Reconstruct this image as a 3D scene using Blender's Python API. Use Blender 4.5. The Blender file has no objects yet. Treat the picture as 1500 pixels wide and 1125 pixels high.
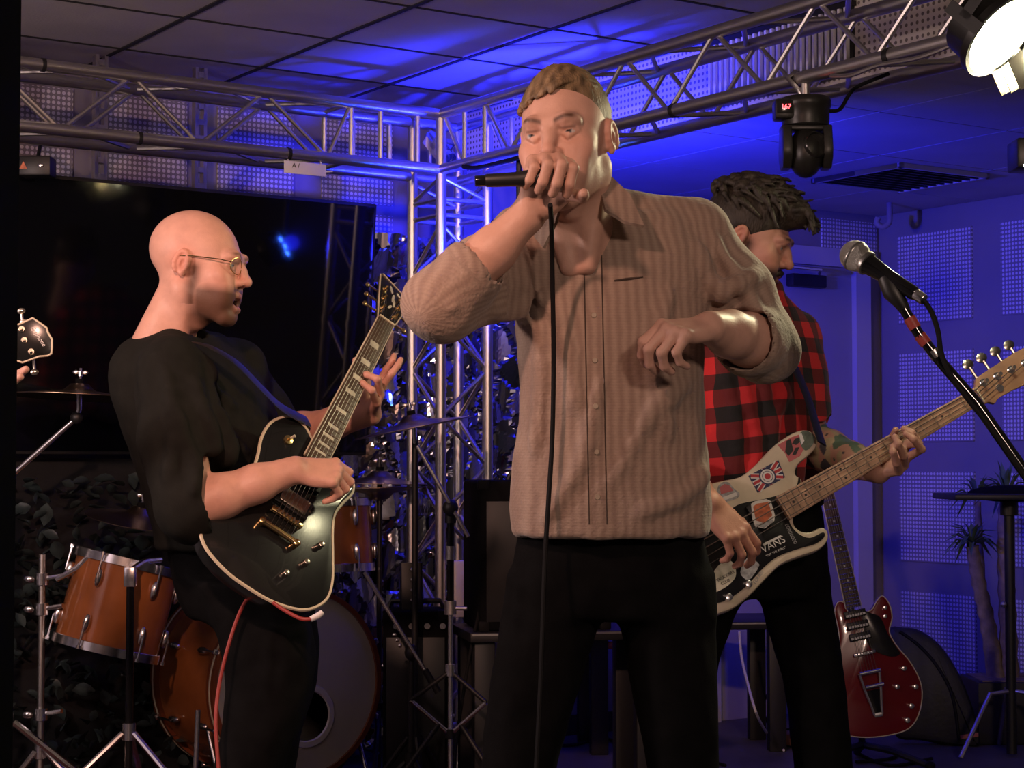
import bpy, bmesh, math, random
import numpy as np
from mathutils import Matrix, Vector, Euler
random.seed(7); np.random.seed(7)
SC = bpy.context.scene
COL = SC.collection
PI = math.pi

# ------------------------------------------------------------------ camera
F = 2700.0; PITCH = math.radians(2.5); CAMZ = 1.08
cam = bpy.data.objects.new('camera', bpy.data.cameras.new('camera'))
COL.objects.link(cam); SC.camera = cam
cam.data.sensor_width = 36; cam.data.lens = 36 * F / 1500
cam.data.clip_start = 0.02
cam.location = (0, 0, CAMZ); cam.rotation_euler = (PI / 2 + PITCH, 0, 0)

def W(px, py, Y):
    """photo pixel + distance from the camera plane -> point in metres"""
    x = (px - 750) / F; u = (562.5 - py) / F
    fy = math.cos(PITCH) - math.sin(PITCH) * u
    fz = math.sin(PITCH) + math.cos(PITCH) * u
    k = Y / fy
    return Vector((x * k, Y, CAMZ + fz * k))

# ------------------------------------------------------------------ room frame: x along the back wall, y towards it
TH = math.radians(33.8)
RO = Vector((1.678, 8.39, 0))
MR = Matrix.Translation(RO) @ Matrix.Rotation(TH, 4, 'Z')
def R(a, b, z=0.0): return MR @ Vector((a, b, z))
ZHI = 2.45; ZLO = 2.214; ASOF = -2.23

# ------------------------------------------------------------------ world, light, exposure
wd = bpy.data.worlds.new('world'); SC.world = wd; wd.use_nodes = True
wd.node_tree.nodes['Background'].inputs[0].default_value = (0.55, 0.45, 0.60, 1)
wd.node_tree.nodes['Background'].inputs[1].default_value = 0.03
SC.view_settings.view_transform = 'Standard'; SC.view_settings.look = 'None'
SC.view_settings.gamma = 1; SC.view_settings.use_curve_mapping = False
SC.view_settings.exposure = 0.0

def spot(name, loc, target, power, color, size=60, blend=0.5, radius=0.05):
    d = bpy.data.lights.new(name, 'SPOT'); d.energy = power; d.color = color
    d.spot_size = math.radians(size); d.spot_blend = blend; d.shadow_soft_size = radius
    o = bpy.data.objects.new(name, d); COL.objects.link(o)
    o.location = loc
    o.rotation_euler = (Vector(target) - Vector(loc)).to_track_quat('-Z', 'Y').to_euler()
    return o
BLUE = (0.012, 0.015, 1.0); WARM = (1.0, 0.60, 0.42); YEL = (1.0, 0.90, 0.55)
# warm stage front light under the bar ceiling, and the dim house light of the bar behind the audience
spot('front_light_offscreen', (-0.75, 1.5, 2.35), (-0.75, 4.2, 1.25), 215, (1.0, .53, .39), 66, 1.0, 0.06)
spot('house_light_offscreen', (1.3, -0.6, 2.35), (1.5, 6.5, 1.0), 240, (1.0, 0.70, 0.56), 76, 0.9, 0.25)
def point(name, loc, power, color, radius):
    d = bpy.data.lights.new(name, 'POINT'); d.energy = power; d.color = color; d.shadow_soft_size = radius
    o = bpy.data.objects.new(name, d); COL.objects.link(o); o.location = loc
# unseen lamp added beyond the pillar to warm the ceiling and truss
point('added_lamp_offscreen', (-2.35, 3.0, 1.75), 92, (1.0, 0.74, 0.66), 0.12)

# ------------------------------------------------------------------ materials
MATS = {}
def mat(name, col, rough=0.5, metal=0.0, bump=0.0, bscale=60, var=0.0, vscale=6, spec=0.5, emit=None, estr=0, attr=False, coat=0.0, aniso=None, sheen=0.0):
    m = bpy.data.materials.new(name); m.use_nodes = True
    nt = m.node_tree; N = nt.nodes; L = nt.links
    b = N['Principled BSDF']
    b.inputs['Base Color'].default_value = (*col, 1)
    b.inputs['Roughness'].default_value = rough
    b.inputs['Metallic'].default_value = metal
    b.inputs['Specular IOR Level'].default_value = spec
    b.inputs['Coat Weight'].default_value = coat
    b.inputs['Sheen Weight'].default_value = sheen
    if emit: b.inputs['Emission Color'].default_value = (*emit, 1); b.inputs['Emission Strength'].default_value = estr
    tc = N.new('ShaderNodeTexCoord')
    src = None
    if attr:
        at = N.new('ShaderNodeAttribute'); at.attribute_name = 'col'; src = at.outputs['Color']
    if var > 0:
        n = N.new('ShaderNodeTexNoise'); n.inputs['Scale'].default_value = vscale; n.inputs['Detail'].default_value = 6
        L.new(tc.outputs['Object'], n.inputs['Vector'])
        mx = N.new('ShaderNodeMix'); mx.data_type = 'RGBA'; mx.blend_type = 'MULTIPLY'; mx.inputs['Factor'].default_value = 1
        cr = N.new('ShaderNodeMapRange'); cr.inputs['From Min'].default_value = 0.3; cr.inputs['From Max'].default_value = 0.7
        cr.inputs['To Min'].default_value = 1 - var; cr.inputs['To Max'].default_value = 1 + var
        L.new(n.outputs['Fac'], cr.inputs['Value'])
        if src: L.new(src, mx.inputs['A'])
        else: mx.inputs['A'].default_value = (*col, 1)
        L.new(cr.outputs['Result'], mx.inputs['B']); src = mx.outputs['Result']
    if src: L.new(src, b.inputs['Base Color'])
    if bump > 0:
        n = N.new('ShaderNodeTexNoise'); n.inputs['Scale'].default_value = bscale; n.inputs['Detail'].default_value = 4
        mp = N.new('ShaderNodeMapping'); L.new(tc.outputs['Object'], mp.inputs['Vector'])
        if aniso: mp.inputs['Scale'].default_value = aniso
        L.new(mp.outputs['Vector'], n.inputs['Vector'])
        bp = N.new('ShaderNodeBump'); bp.inputs['Strength'].default_value = bump; bp.inputs['Distance'].default_value = 0.004
        L.new(n.outputs['Fac'], bp.inputs['Height']); L.new(bp.outputs['Normal'], b.inputs['Normal'])
    MATS[name] = m
    return m

mat('chrome', (0.78, 0.78, 0.80), 0.25, 1.0)
mat('alu', (0.62, 0.60, 0.58), 0.36, 1.0, bump=0.08, bscale=200, var=0.12, vscale=9)
mat('gold', (0.85, 0.62, 0.28), 0.22, 1.0)
mat('nickel', (0.72, 0.66, 0.55), 0.25, 1.0)
mat('black', (0.012, 0.012, 0.013), 0.45, var=0.2, vscale=20)
mat('black_gloss', (0.008, 0.008, 0.009), 0.12)
mat('black_matte', (0.006, 0.006, 0.007), 0.9, bump=0.1, bscale=150, spec=0.1)
mat('rubber', (0.007, 0.007, 0.008), 0.7, spec=0.2)
mat('pillar', (0.003, 0.003, 0.003), 0.95, spec=0.02)
mat('tile', (0.46, 0.43, 0.42), 0.9, bump=0.25, bscale=120, var=0.10, vscale=3)
mat('tile_low', (0.46, 0.43, 0.42), 0.9, bump=0.2, bscale=120, var=0.08, vscale=3)
mat('gap', (0.015, 0.015, 0.017), 0.9)
mat('wall', (0.20, 0.185, 0.225), 0.8, bump=0.15, bscale=90, var=0.08, vscale=2)
mat('floor', (0.085, 0.08, 0.085), 0.6, bump=0.3, bscale=30, var=0.3, vscale=4)
mat('rug', (0.07, 0.012, 0.012), 0.95, bump=0.5, bscale=300, var=0.3, vscale=20)
mat('door', (0.33, 0.32, 0.40), 0.45, bump=0.05, bscale=20, var=0.06, vscale=2)
mat('frame', (0.42, 0.41, 0.46), 0.5)
mat('screen', (0.003, 0.003, 0.004), 0.06, spec=0.6)
mat('white_tag', (0.75, 0.73, 0.75), 0.6)
mat('cream', (0.72, 0.66, 0.52), 0.4, var=0.1, vscale=12)
mat('ink', (0.02, 0.02, 0.02), 0.6)
mat('paper', (0.8, 0.78, 0.72), 0.7)
mat('pedal_white', (0.6, 0.6, 0.6), 0.5)

def dots(name, wallc, dotc, pitch, rad, rough=0.8):
    """perforated board: a grid of round holes in the board's own x/z plane"""
    m = bpy.data.materials.new(name); m.use_nodes = True
    nt = m.node_tree; N = nt.nodes; L = nt.links; b = N['Principled BSDF']; b.inputs['Roughness'].default_value = rough
    tc = N.new('ShaderNodeTexCoord'); mp = N.new('ShaderNodeVectorMath'); mp.operation = 'SCALE'; mp.inputs['Scale'].default_value = 1 / pitch
    L.new(tc.outputs['Object'], mp.inputs[0])
    fr = N.new('ShaderNodeVectorMath'); fr.operation = 'FRACTION'; L.new(mp.outputs[0], fr.inputs[0])
    sb = N.new('ShaderNodeVectorMath'); sb.operation = 'SUBTRACT'; sb.inputs[1].default_value = (0.5, 0.5, 0.5); L.new(fr.outputs[0], sb.inputs[0])
    ml = N.new('ShaderNodeVectorMath'); ml.operation = 'MULTIPLY'; ml.inputs[1].default_value = (1, 0, 1); L.new(sb.outputs[0], ml.inputs[0])
    ln = N.new('ShaderNodeVectorMath'); ln.operation = 'LENGTH'; L.new(ml.outputs[0], ln.inputs[0])
    lt = N.new('ShaderNodeMath'); lt.operation = 'LESS_THAN'; lt.inputs[1].default_value = rad / pitch; L.new(ln.outputs['Value'], lt.inputs[0])
    mx = N.new('ShaderNodeMix'); mx.data_type = 'RGBA'; L.new(lt.outputs[0], mx.inputs['Factor'])
    mx.inputs['A'].default_value = (*wallc, 1); mx.inputs['B'].default_value = (*dotc, 1)
    L.new(mx.outputs['Result'], b.inputs['Base Color'])
    MATS[name] = m
dots('perf_wall', (0.20, 0.185, 0.225), (0.60, 0.58, 0.66), 0.018, 0.0062)
dots('perf_soffit', (0.62, 0.56, 0.50), (0.16, 0.13, 0.12), 0.021, 0.0055)

# ------------------------------------------------------------------ mesh helpers
I4 = Matrix.Identity(4)
class MB:
    def __init__(s): s.v = []; s.f = []
    def add(s, vs, fs, xf=None):
        o = len(s.v)
        s.v += [tuple((xf @ Vector(p)) if xf is not None else p) for p in vs]
        s.f += [tuple(i + o for i in f) for f in fs]
        return s
    def box(s, c, d, xf=None, bev=0.0):
        x, y, z = d[0] / 2, d[1] / 2, d[2] / 2
        if bev <= 0:
            vs = [(c[0] + i * x, c[1] + j * y, c[2] + k * z) for i in (-1, 1) for j in (-1, 1) for k in (-1, 1)]
            fs = [(0, 1, 3, 2), (4, 6, 7, 5), (0, 4, 5, 1), (2, 3, 7, 6), (0, 2, 6, 4), (1, 5, 7, 3)]
            return s.add(vs, fs, xf)
        bm = bmesh.new(); bmesh.ops.create_cube(bm, size=1)
        for v in bm.verts: v.co = Vector((c[0] + v.co.x * d[0], c[1] + v.co.y * d[1], c[2] + v.co.z * d[2]))
        bmesh.ops.bevel(bm, geom=bm.edges[:], offset=bev, segments=2, affect='EDGES', profile=0.5)
        bm.verts.index_update()
        s.add([tuple(v.co) for v in bm.verts], [tuple(v.index for v in f.verts) for f in bm.faces], xf); bm.free()
        return s
    def tube(s, pts, r, n=8, closed=False, caps=True, xf=None, flat=None):
        P = [Vector(p) for p in pts]; m = len(P)
        rr = r if isinstance(r, (list, tuple)) else [r] * m
        T = []
        for i in range(m):
            a = P[(i - 1) % m] if (closed or i > 0) else P[i]
            b = P[(i + 1) % m] if (closed or i < m - 1) else P[i]
            t = (b - a); T.append(t.normalized() if t.length > 1e-9 else Vector((0, 0, 1)))
        up = Vector((0, 0, 1)) if abs(T[0].z) < 0.9 else Vector((1, 0, 0))
        u = T[0].cross(up).normalized()
        vs = []
        for i in range(m):
            u = (u - T[i] * u.dot(T[i])).normalized(); w = T[i].cross(u)
            for k in range(n):
                a = 2 * PI * k / n
                vs.append(tuple(P[i] + (u * math.cos(a) + w * math.sin(a) * (flat or 1)) * rr[i]))
        fs = []
        for i in range(m if closed else m - 1):
            j = (i + 1) % m
            for k in range(n):
                fs.append((i * n + k, i * n + (k + 1) % n, j * n + (k + 1) % n, j * n + k))
        if caps and not closed:
            fs.append(tuple(range(n - 1, -1, -1))); fs.append(tuple((m - 1) * n + k for k in range(n)))
        return s.add(vs, fs, xf)
    def cyl(s, a, b, r, r2=None, n=16, xf=None): return s.tube([a, b], [r, r if r2 is None else r2], n, xf=xf)
    def lathe(s, prof, n=32, xf=None, cap=True):
        vs = []; fs = []; m = len(prof)
        for (r, z) in prof:
            for k in range(n): a = 2 * PI * k / n; vs.append((r * math.cos(a), r * math.sin(a), z))
        for i in range(m - 1):
            for k in range(n): fs.append((i * n + k, i * n + (k + 1) % n, (i + 1) * n + (k + 1) % n, (i + 1) * n + k))
        if cap:
            if prof[0][0] > 1e-6: fs.append(tuple(range(n - 1, -1, -1)))
            if prof[-1][0] > 1e-6: fs.append(tuple((m - 1) * n + k for k in range(n)))
        return s.add(vs, fs, xf)
    def ell(s, c, r, n=16, xf=None, rot=None):
        m = n // 2; vs = []; fs = []
        for i in range(m + 1):
            t = PI * i / m
            for k in range(n):
                a = 2 * PI * k / n
                p = Vector((r[0] * math.sin(t) * math.cos(a), r[1] * math.sin(t) * math.sin(a), r[2] * math.cos(t)))
                if rot is not None: p = rot @ p
                vs.append(tuple(p + Vector(c)))
        for i in range(m):
            for k in range(n): fs.append((i * n + k, (i + 1) * n + k, (i + 1) * n + (k + 1) % n, i * n + (k + 1) % n))
        return s.add(vs, fs, xf)
    def prism(s, out, z0, z1, bev=0.0, xf=None):
        """outline in x/y (counter-clockwise), from z0 to z1, rounded edges"""
        n = len(out); ar = sum(out[i][0] * out[(i + 1) % n][1] - out[(i + 1) % n][0] * out[i][1] for i in range(n))
        if ar < 0: out = out[::-1]
        nor = []
        for i in range(n):
            a = Vector(out[i - 1]); b = Vector(out[(i + 1) % n]); t = (b - a)
            t = t.normalized() if t.length > 1e-9 else Vector((1, 0)); nor.append(Vector((t.y, -t.x)))
        rings = [(0, z0), (0, z1)] if bev <= 0 else [(bev, z0), (bev * .3, z0 + bev * .3), (0, z0 + bev), (0, z1 - bev), (bev * .3, z1 - bev * .3), (bev, z1)]
        vs = []
        for (ins, z) in rings:
            for i in range(n): p = Vector(out[i]) - nor[i] * ins; vs.append((p.x, p.y, z))
        fs = [tuple(range(n - 1, -1, -1)), tuple((len(rings) - 1) * n + k for k in range(n))]
        for r in range(len(rings) - 1):
            for k in range(n): fs.append((r * n + k, r * n + (k + 1) % n, (r + 1) * n + (k + 1) % n, (r + 1) * n + k))
        return s.add(vs, fs, xf)
    def mesh(s, name, m=None, smooth=True, sharp=0.7):
        me = bpy.data.meshes.new(name); me.from_pydata(s.v, [], s.f)
        bm = bmesh.new(); bm.from_mesh(me)
        bmesh.ops.remove_doubles(bm, verts=bm.verts[:], dist=1e-6)
        bmesh.ops.recalc_face_normals(bm, faces=bm.faces[:])
        for f in bm.faces: f.smooth = smooth
        if smooth:
            for e in bm.edges:
                if len(e.link_faces) == 2 and e.calc_face_angle(0) > sharp: e.smooth = False
        bm.to_mesh(me); bm.free()
        if m: me.materials.append(MATS[m])
        return me
    def build(s, name, m, parent=None, mw=None, smooth=True, sharp=0.7):
        return obj(name, s.mesh(name, m, smooth, sharp), parent, mw)

def obj(name, me, parent=None, mw=None):
    o = bpy.data.objects.new(name, me); COL.objects.link(o)
    if parent is not None: o.parent = parent
    if mw is not None: o.matrix_local = mw
    return o
def thing(name, label, cat, mw=None, group=None):
    o = bpy.data.objects.new(name, None); COL.objects.link(o); o.empty_display_size = 0.1
    if mw is not None: o.matrix_local = mw
    return tag(o, label, cat, group)
def tag(o, label=None, cat=None, group=None, kind=None):
    if label: o['label'] = label
    if cat: o['category'] = cat
    if group: o['group'] = group
    if kind: o['kind'] = kind
    return o
_rod = {}
def rod(name, a, b, r, m, parent=None, n=12):
    """straight round bar between two points; alike bars share their mesh"""
    k = (m, n)
    if k not in _rod: _rod[k] = MB().cyl((0, 0, 0), (0, 0, 1), 1, n=n).mesh('rod', m)
    a = Vector(a); b = Vector(b); d = b - a
    q = d.to_track_quat('Z', 'Y').to_matrix().to_4x4()
    o = bpy.data.objects.new(name, _rod[k]); COL.objects.link(o)
    if parent is not None: o.parent = parent
    o.matrix_local = Matrix.Translation(a) @ q @ Matrix.Diagonal((r, r, d.length, 1))
    return o
def spline(pts, n=8, closed=False):
    P = [Vector(p) for p in pts]; m = len(P); out = []
    for i in range(m if closed else m - 1):
        if closed: p0, p1, p2, p3 = P[i - 1], P[i], P[(i + 1) % m], P[(i + 2) % m]
        else: p0, p1, p2, p3 = P[max(i - 1, 0)], P[i], P[i + 1], P[min(i + 2, m - 1)]
        for k in range(n):
            t = k / n
            out.append(0.5 * ((2 * p1) + (p2 - p0) * t + (2 * p0 - 5 * p1 + 4 * p2 - p3) * t * t + (3 * p1 - p0 - 3 * p2 + p3) * t ** 3))
    if not closed: out.append(P[-1])
    return out
def frame(o, x, y, z):
    m = Matrix((x, y, z)).transposed().to_4x4(); m.translation = o; return m
def lookz(o, z, up=(0, 0, 1)):
    z = Vector(z).normalized(); x = Vector(up).cross(z).normalized(); return frame(Vector(o), x, z.cross(x), z)
def text_mesh(txt, size, depth=0.0006, m='ink', shear=0.0):
    cu = bpy.data.curves.new('lettering', 'FONT'); cu.body = txt; cu.size = size; cu.extrude = depth; cu.align_x = 'CENTER'; cu.align_y = 'CENTER'; cu.shear = shear
    cu.resolution_u = 3
    t = bpy.data.objects.new('lettering', cu); COL.objects.link(t)
    dg = bpy.context.evaluated_depsgraph_get(); me = bpy.data.meshes.new_from_object(t.evaluated_get(dg))
    bpy.data.objects.remove(t); bpy.data.curves.remove(cu)
    me.materials.clear(); me.materials.append(MATS[m]); return me
# ================================================================== THE ROOM
def struct(o): o['kind'] = 'structure'; return o
fl = struct(MB().box((-3.2, -4.3, -0.06), (7.0, 9.2, 0.12)).build('floor', 'floor', mw=MR))
wb = struct(MB().box((-3.2, 0.06, 1.25), (7.0, 0.12, 2.5)).build('wall_back', 'wall', mw=MR))
wr = struct(MB().box((0.06, -4.3, 1.25), (0.12, 9.2, 2.5)).build('wall_right', 'wall', mw=MR))
wl = struct(MB().box((-6.76, -4.3, 1.25), (0.12, 9.2, 2.5)).build('wall_left', 'wall', mw=MR))
# high suspended ceiling over the bar side: tiles with dark joints
cl = struct(MB().box(((ASOF - 6.7) / 2, -4.3, ZHI + 0.05), (6.7 + ASOF, 9.2, 0.06)).build('ceiling', 'gap', mw=MR))
TS = 0.508
# joints pass through these room coordinates
def room_of(px, py, z):
    h = z - CAMZ; u = (562.5 - py) / F; x = (px - 750) / F
    fy = math.cos(PITCH) - math.sin(PITCH) * u; fz = math.sin(PITCH) + math.cos(PITCH) * u
    k = h / fz; return MR.inverted() @ Vector((x * k, fy * k, z))
ja = room_of(335, 118, ZHI).x; jb = room_of(645, 80, ZHI).y
tile = MB().box((0, 0, 0.012), (TS - 0.020, TS - 0.013, 0.024)).mesh('ceiling_tile', 'tile', smooth=False)
for i in range(-9, 6):
    for j in range(-13, 4):
        x = ja + (i + .5) * TS; y = jb + (j + .5) * TS
        if x - TS / 2 < -6.7 or x + TS / 2 > ASOF + 0.02 or y + TS / 2 > 0.02 or y - TS / 2 < -8.3: 
            if x - TS / 2 > ASOF or y - TS / 2 > 0 or x + TS / 2 < -6.7: continue
            x0, x1 = max(x - TS / 2 + .005, -6.69), min(x + TS / 2 - .005, ASOF); y0, y1 = y - TS / 2 + .004, min(y + TS / 2 - .004, 0)
            if x1 - x0 < 0.02 or y1 - y0 < .02: continue
            MB().box(((x0 + x1) / 2, (y0 + y1) / 2, ZHI + 0.012), (x1 - x0, y1 - y0, 0.024)).build('ceiling_tile', 'tile', cl, smooth=False)
            continue
        obj('ceiling_tile', tile, cl, Matrix.Translation((x, y, ZHI)))
bar1 = MB().box((0, 0, 0), (0.017, 9.0, 0.004)).mesh('grid_bar', 'gap'); bar2 = MB().box((0, 0, 0), (6.7 + ASOF, 0.011, 0.004)).mesh('grid_bar', 'gap')
for i in range(-9, 6):
    if -6.65 < ja + i * TS < ASOF - .02: obj('grid_bar', bar1, cl, Matrix.Translation((ja + i * TS, -4.5, ZHI - .001)))
for j in range(-13, 5):
    if jb + j * TS < -.02: obj('grid_bar', bar2, cl, Matrix.Translation(((ASOF - 6.7) / 2, jb + j * TS, ZHI - .001)))
# lower ceiling over the alcove
c2 = struct(MB().box((ASOF / 2 + 0.02, -4.3, ZLO + 0.07), (-ASOF - 0.04, 9.2, 0.06)).build('ceiling_low', 'gap', mw=MR))
tl = 0.6
tile2 = MB().box((0, 0, 0.02), (tl - 0.007, tl - 0.007, 0.04)).mesh('ceiling_tile', 'tile_low', smooth=False)
for i in range(4):
    for j in range(13):
        x0 = max(-tl * (i + 1), ASOF + 0.03); x1 = -tl * i
        y = -tl * (j + .5)
        if x1 - x0 > tl - .01: obj('ceiling_tile', tile2, c2, Matrix.Translation((-tl * (i + .5), y, ZLO)))
        elif x1 - x0 > .05: MB().box(((x0 + x1) / 2, y, ZLO + .02), (x1 - x0 - .007, tl - .007, .04)).build('ceiling_tile', 'tile_low', c2, smooth=False)
# soffit between the two ceilings, pale perforated board
sf = struct(MB().box((0, 0, 0), (9.2, 0.06, ZHI - ZLO + 0.03)).build('trim_1', 'perf_soffit', mw=MR @ Matrix.Translation((ASOF + 0.03, -4.3, (ZHI + ZLO) / 2 + 0.01)) @ Matrix.Rotation(-PI / 2, 4, 'Z')))
# black slatted air grille set in the soffit
g = thing('air_grille', 'black slatted air grille set in the pale perforated soffit', 'air vent', MR)
MB().box((ASOF - 0.004, -1.80, 2.335), (0.008, 0.66, 0.20)).build('backing', 'gap', g)
sl = MB().box((0, 0, 0), (0.014, 0.010, 0.19)).mesh('slat', 'white_tag')
for k in range(24): obj('slat', sl, g, Matrix.Translation((ASOF - 0.015, -1.49 - k * 0.027, 2.335)))
MB().box((ASOF - 0.014, -1.80, 2.436), (0.022, 0.68, 0.016)).box((ASOF - 0.014, -1.80, 2.234), (0.022, 0.68, 0.016)).build('frame', 'black', g)
# dark square vent in the low ceiling
vc = room_of(1318, 258, ZLO)
v = thing('ceiling_vent', 'dark square air vent in the low blue-lit ceiling', 'air vent', MR @ Matrix.Translation((vc.x, vc.y, ZLO)))
MB().box((0, 0, -.004), (.46, .46, .012)).build('backing', 'gap', v)
for k in range(10): MB().box((0, -.2 + k * .0445, -.012), (.44, .008, .014)).build('slat', 'black', v)
m = MB()
for s in (-1, 1): m.box((s * .235, 0, -.010), (.018, .488, .018)); m.box((0, s * .235, -.010), (.488, .018, .018))
m.build('frame', 'frame', v)

# perforated panels on the walls
def panel(parent, c, w, h, mname, axis):
    b = MB().box((0, 0, 0), (w, 0.008, h)); rot = Matrix.Identity(4) if axis == 'back' else Matrix.Rotation(-PI / 2, 4, 'Z')
    return b.build('perforated_panel', mname, parent, Matrix.Translation(c) @ rot, smooth=False)
for col in range(6):
    b0 = -0.12 - col * 0.60
    for (z0, z1) in ((1.71, 2.11), (1.18, 1.58), (0.65, 1.05), (0.12, 0.52)):
        panel(wr, (-0.003, b0 - 0.22, (z0 + z1) / 2), 0.44, z1 - z0, 'perf_wall', 'right')
panel(wb, (-0.19, -0.003, 2.10), 0.34, 0.16, 'perf_wall', 'back')
for k in range(7):
    a0 = -2.72 - k * 0.42
    for (z0, z1) in ((1.72, 2.02), (2.06, 2.36)):
        panel(wb, (a0, -0.004, (z0 + z1) / 2), 0.30, z1 - z0, 'perf_wall', 'back')

# door on the back wall, beside the corner
DX = -0.12
d1 = struct(thing('door_1', None, None, MR)); 
MB().box((-0.60, -0.012, 0.98), (0.80, 0.03, 1.96), bev=.003).build('door_leaf', 'door', d1)
m = MB().box((-0.155, -0.028, 1.0), (0.09, 0.056, 2.04)).box((-1.045, -0.028, 1.0), (0.09, 0.056, 2.04)).box((-0.60, -0.028, 2.0), (0.98, 0.056, 0.08))
m.build('door_frame', 'frame', d1)
dc = MB().box((-0.50, -0.055, 1.885), (0.20, 0.05, 0.055), bev=.006).build('door_closer', 'black', d1)
MB().tube([(-0.44, -0.075, 1.92), (-0.52, -0.17, 1.925), (-0.66, -0.06, 1.945)], .008, 6).build('closer_arm', 'alu', dc)
hb = MB().box((-0.60, -0.035, 1.40), (0.11, 0.02, 0.10), bev=.004).build('door_sign', 'black', d1)
lk = MB().box((-0.94, -0.035, 1.0), (0.05, 0.02, 0.2), bev=.004).build('lock_plate', 'black', d1)
MB().tube([(-0.94, -.04, 1.03), (-0.94, -.09, 1.03), (-0.84, -.09, 1.03)], .009, 8).build('handle', 'alu', lk)
struct(MB().box((-1.9, -0.008, 0.04), (1.6, 0.016, 0.08)).build('baseboard_back', 'black', mw=MR))
struct(MB().box((-0.008, -4.3, 0.04), (0.016, 8.2, 0.08)).build('baseboard_right', 'black', mw=MR))
# hooked pipe under the low ceiling at the corner
hp = W(1303, 318, 7.95); m = MB()
pts = [Vector((0, 0, .02)), Vector((0, 0, -.06)), Vector((-.005, 0, -.085)), Vector((-.03, 0, -.10)), Vector((-.055, 0, -.085)), Vector((-.05, 0, -.06))]
tag(m.tube(spline(pts, 5), .013, 10).build('hooked_pipe', 'wall', mw=Matrix.Translation((hp.x, hp.y, ZLO - .005))), 'short hooked pipe hanging from the low ceiling at the corner', 'pipe')

# black pillar edge at the side of the bar, close to the viewer
pe = W(27, 560, 1.35)
struct(MB().box((pe.x - .30, 1.20, 1.22), (0.60, 0.30, 2.44), bev=.004).build('wall_pillar', 'pillar'))

# big dark television on slotted ceiling struts
BTV = -0.30
tv = thing('television', 'big dark wall television hanging on slotted struts behind the drum kit', 'television', MR @ Matrix.Translation((-3.62, BTV, 1.56)) @ Matrix.Rotation(math.radians(4.6), 4, 'X'))
MB().box((0, 0.03, 0), (1.60, 0.05, 0.90), bev=.006).build('case', 'black', tv)
MB().box((0, 0.0035, 0), (1.575, 0.003, 0.876)).build('screen', 'screen', tv)
for k, a in enumerate((-4.16, -3.80, -3.44)):
    t = thing('slotted_strut', ('slotted steel ceiling strut nearest the black pillar, behind the back truss', 'middle one of the slotted steel ceiling struts behind the back truss', 'slotted steel ceiling strut nearest the white paper tag, behind the back truss')[k], 'strut', MR @ Matrix.Translation((a, BTV + 0.12, 0)), 'television struts')
    m = MB()
    for s in (-1, 1): m.box((s * .016, 0, 2.12), (.012, .03, .66))
    for q in range(12): m.box((0, 0, 1.82 + q * .055), (.03, .03, .018))
    m.build('channel', 'alu', t)

# ------------------------------------------------------------------ trusses
TA, TB, TZ0, TZ1, SP = -2.786, -0.710, 2.085, 2.275, 0.19
CR, BR = 0.0185, 0.0075
def truss_box(t, ends, face_pts, chordname='chord'): pass
def zig(t, P, Q, n0, n1, s0, pitch, lo, hi, start_low=True):
    """zig-zag of thin bars between two parallel chords; P/Q map a length to a point"""
    s = s0; up = not start_low
    while s > n1:
        e = s - pitch
        a = (Q if up else P)(s); b = (P if up else Q)(e)
        rod('brace', a, b, BR, 'alu', t, 8); s = e; up = not up
# truss along the back wall
t1 = thing('lighting_truss', 'silver box truss running along the back wall above the television', 'truss', MR)
AE = -5.6
for (b, z) in ((TB, TZ0), (TB, TZ1), (TB + SP, TZ0), (TB + SP, TZ1)):
    rod('chord', (TA - .015, b, z), (AE, b, z), CR, 'alu', t1, 16)
for b, sft in ((TB, 0), (TB + SP, .09)):
    zig(t1, lambda s: (s, b, TZ0), lambda s: (s, b, TZ1), 0, AE + .2, -3.224 + sft, 0.2255, 0, 0)
    for a in (-3.135, -3.024, -2.88): rod('post', (a, b, TZ0), (a, b, TZ1), BR * 1.15, 'alu', t1, 8)
    rod('brace', (-3.135, b, TZ1), (-3.224 + sft, b, TZ0), BR, 'alu', t1, 8)
for z in (TZ0, TZ1):
    zig(t1, lambda s: (s, TB, z), lambda s: (s, TB + SP, z), 0, AE + .2, -3.15, 0.2255, 0, 0)
    rod('spreader', (-3.135, TB, z), (-3.135, TB + SP, z), BR, 'alu', t1, 8)
# truss towards the audience
t2 = thing('lighting_truss', 'silver box truss carrying the lamps, running out below the pale soffit', 'truss', MR)
BE = -5.2
for (a, z) in ((TA, TZ0), (TA, TZ1), (TA + SP, TZ0), (TA + SP, TZ1)):
    rod('chord', (a, TB + (.02 if a == TA else SP), z), (a, BE, z), CR, 'alu', t2, 16)
for a, sft in ((TA, 0), (TA + SP, .07)):
    zig(t2, lambda s: (a, s, TZ0), lambda s: (a, s, TZ1), 0, BE + .2, -1.136 + sft * .6, 0.2036, 0, 0)
    for b in (-0.86, -0.985): rod('post', (a, b, TZ0), (a, b, TZ1), BR * 1.15, 'alu', t2, 8)
    rod('brace', (a, -0.985, TZ1), (a, -1.136 + sft * .6, TZ0), BR, 'alu', t2, 8)
    rod('brace', (a, -0.73, TZ1), (a, -0.86, TZ0), BR, 'alu', t2, 8)
for z in (TZ0, TZ1):
    zig(t2, lambda s: (TA, s, z), lambda s: (TA + SP, s, z), 0, BE + .2, -1.05, 0.2036, 0, 0)
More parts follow.
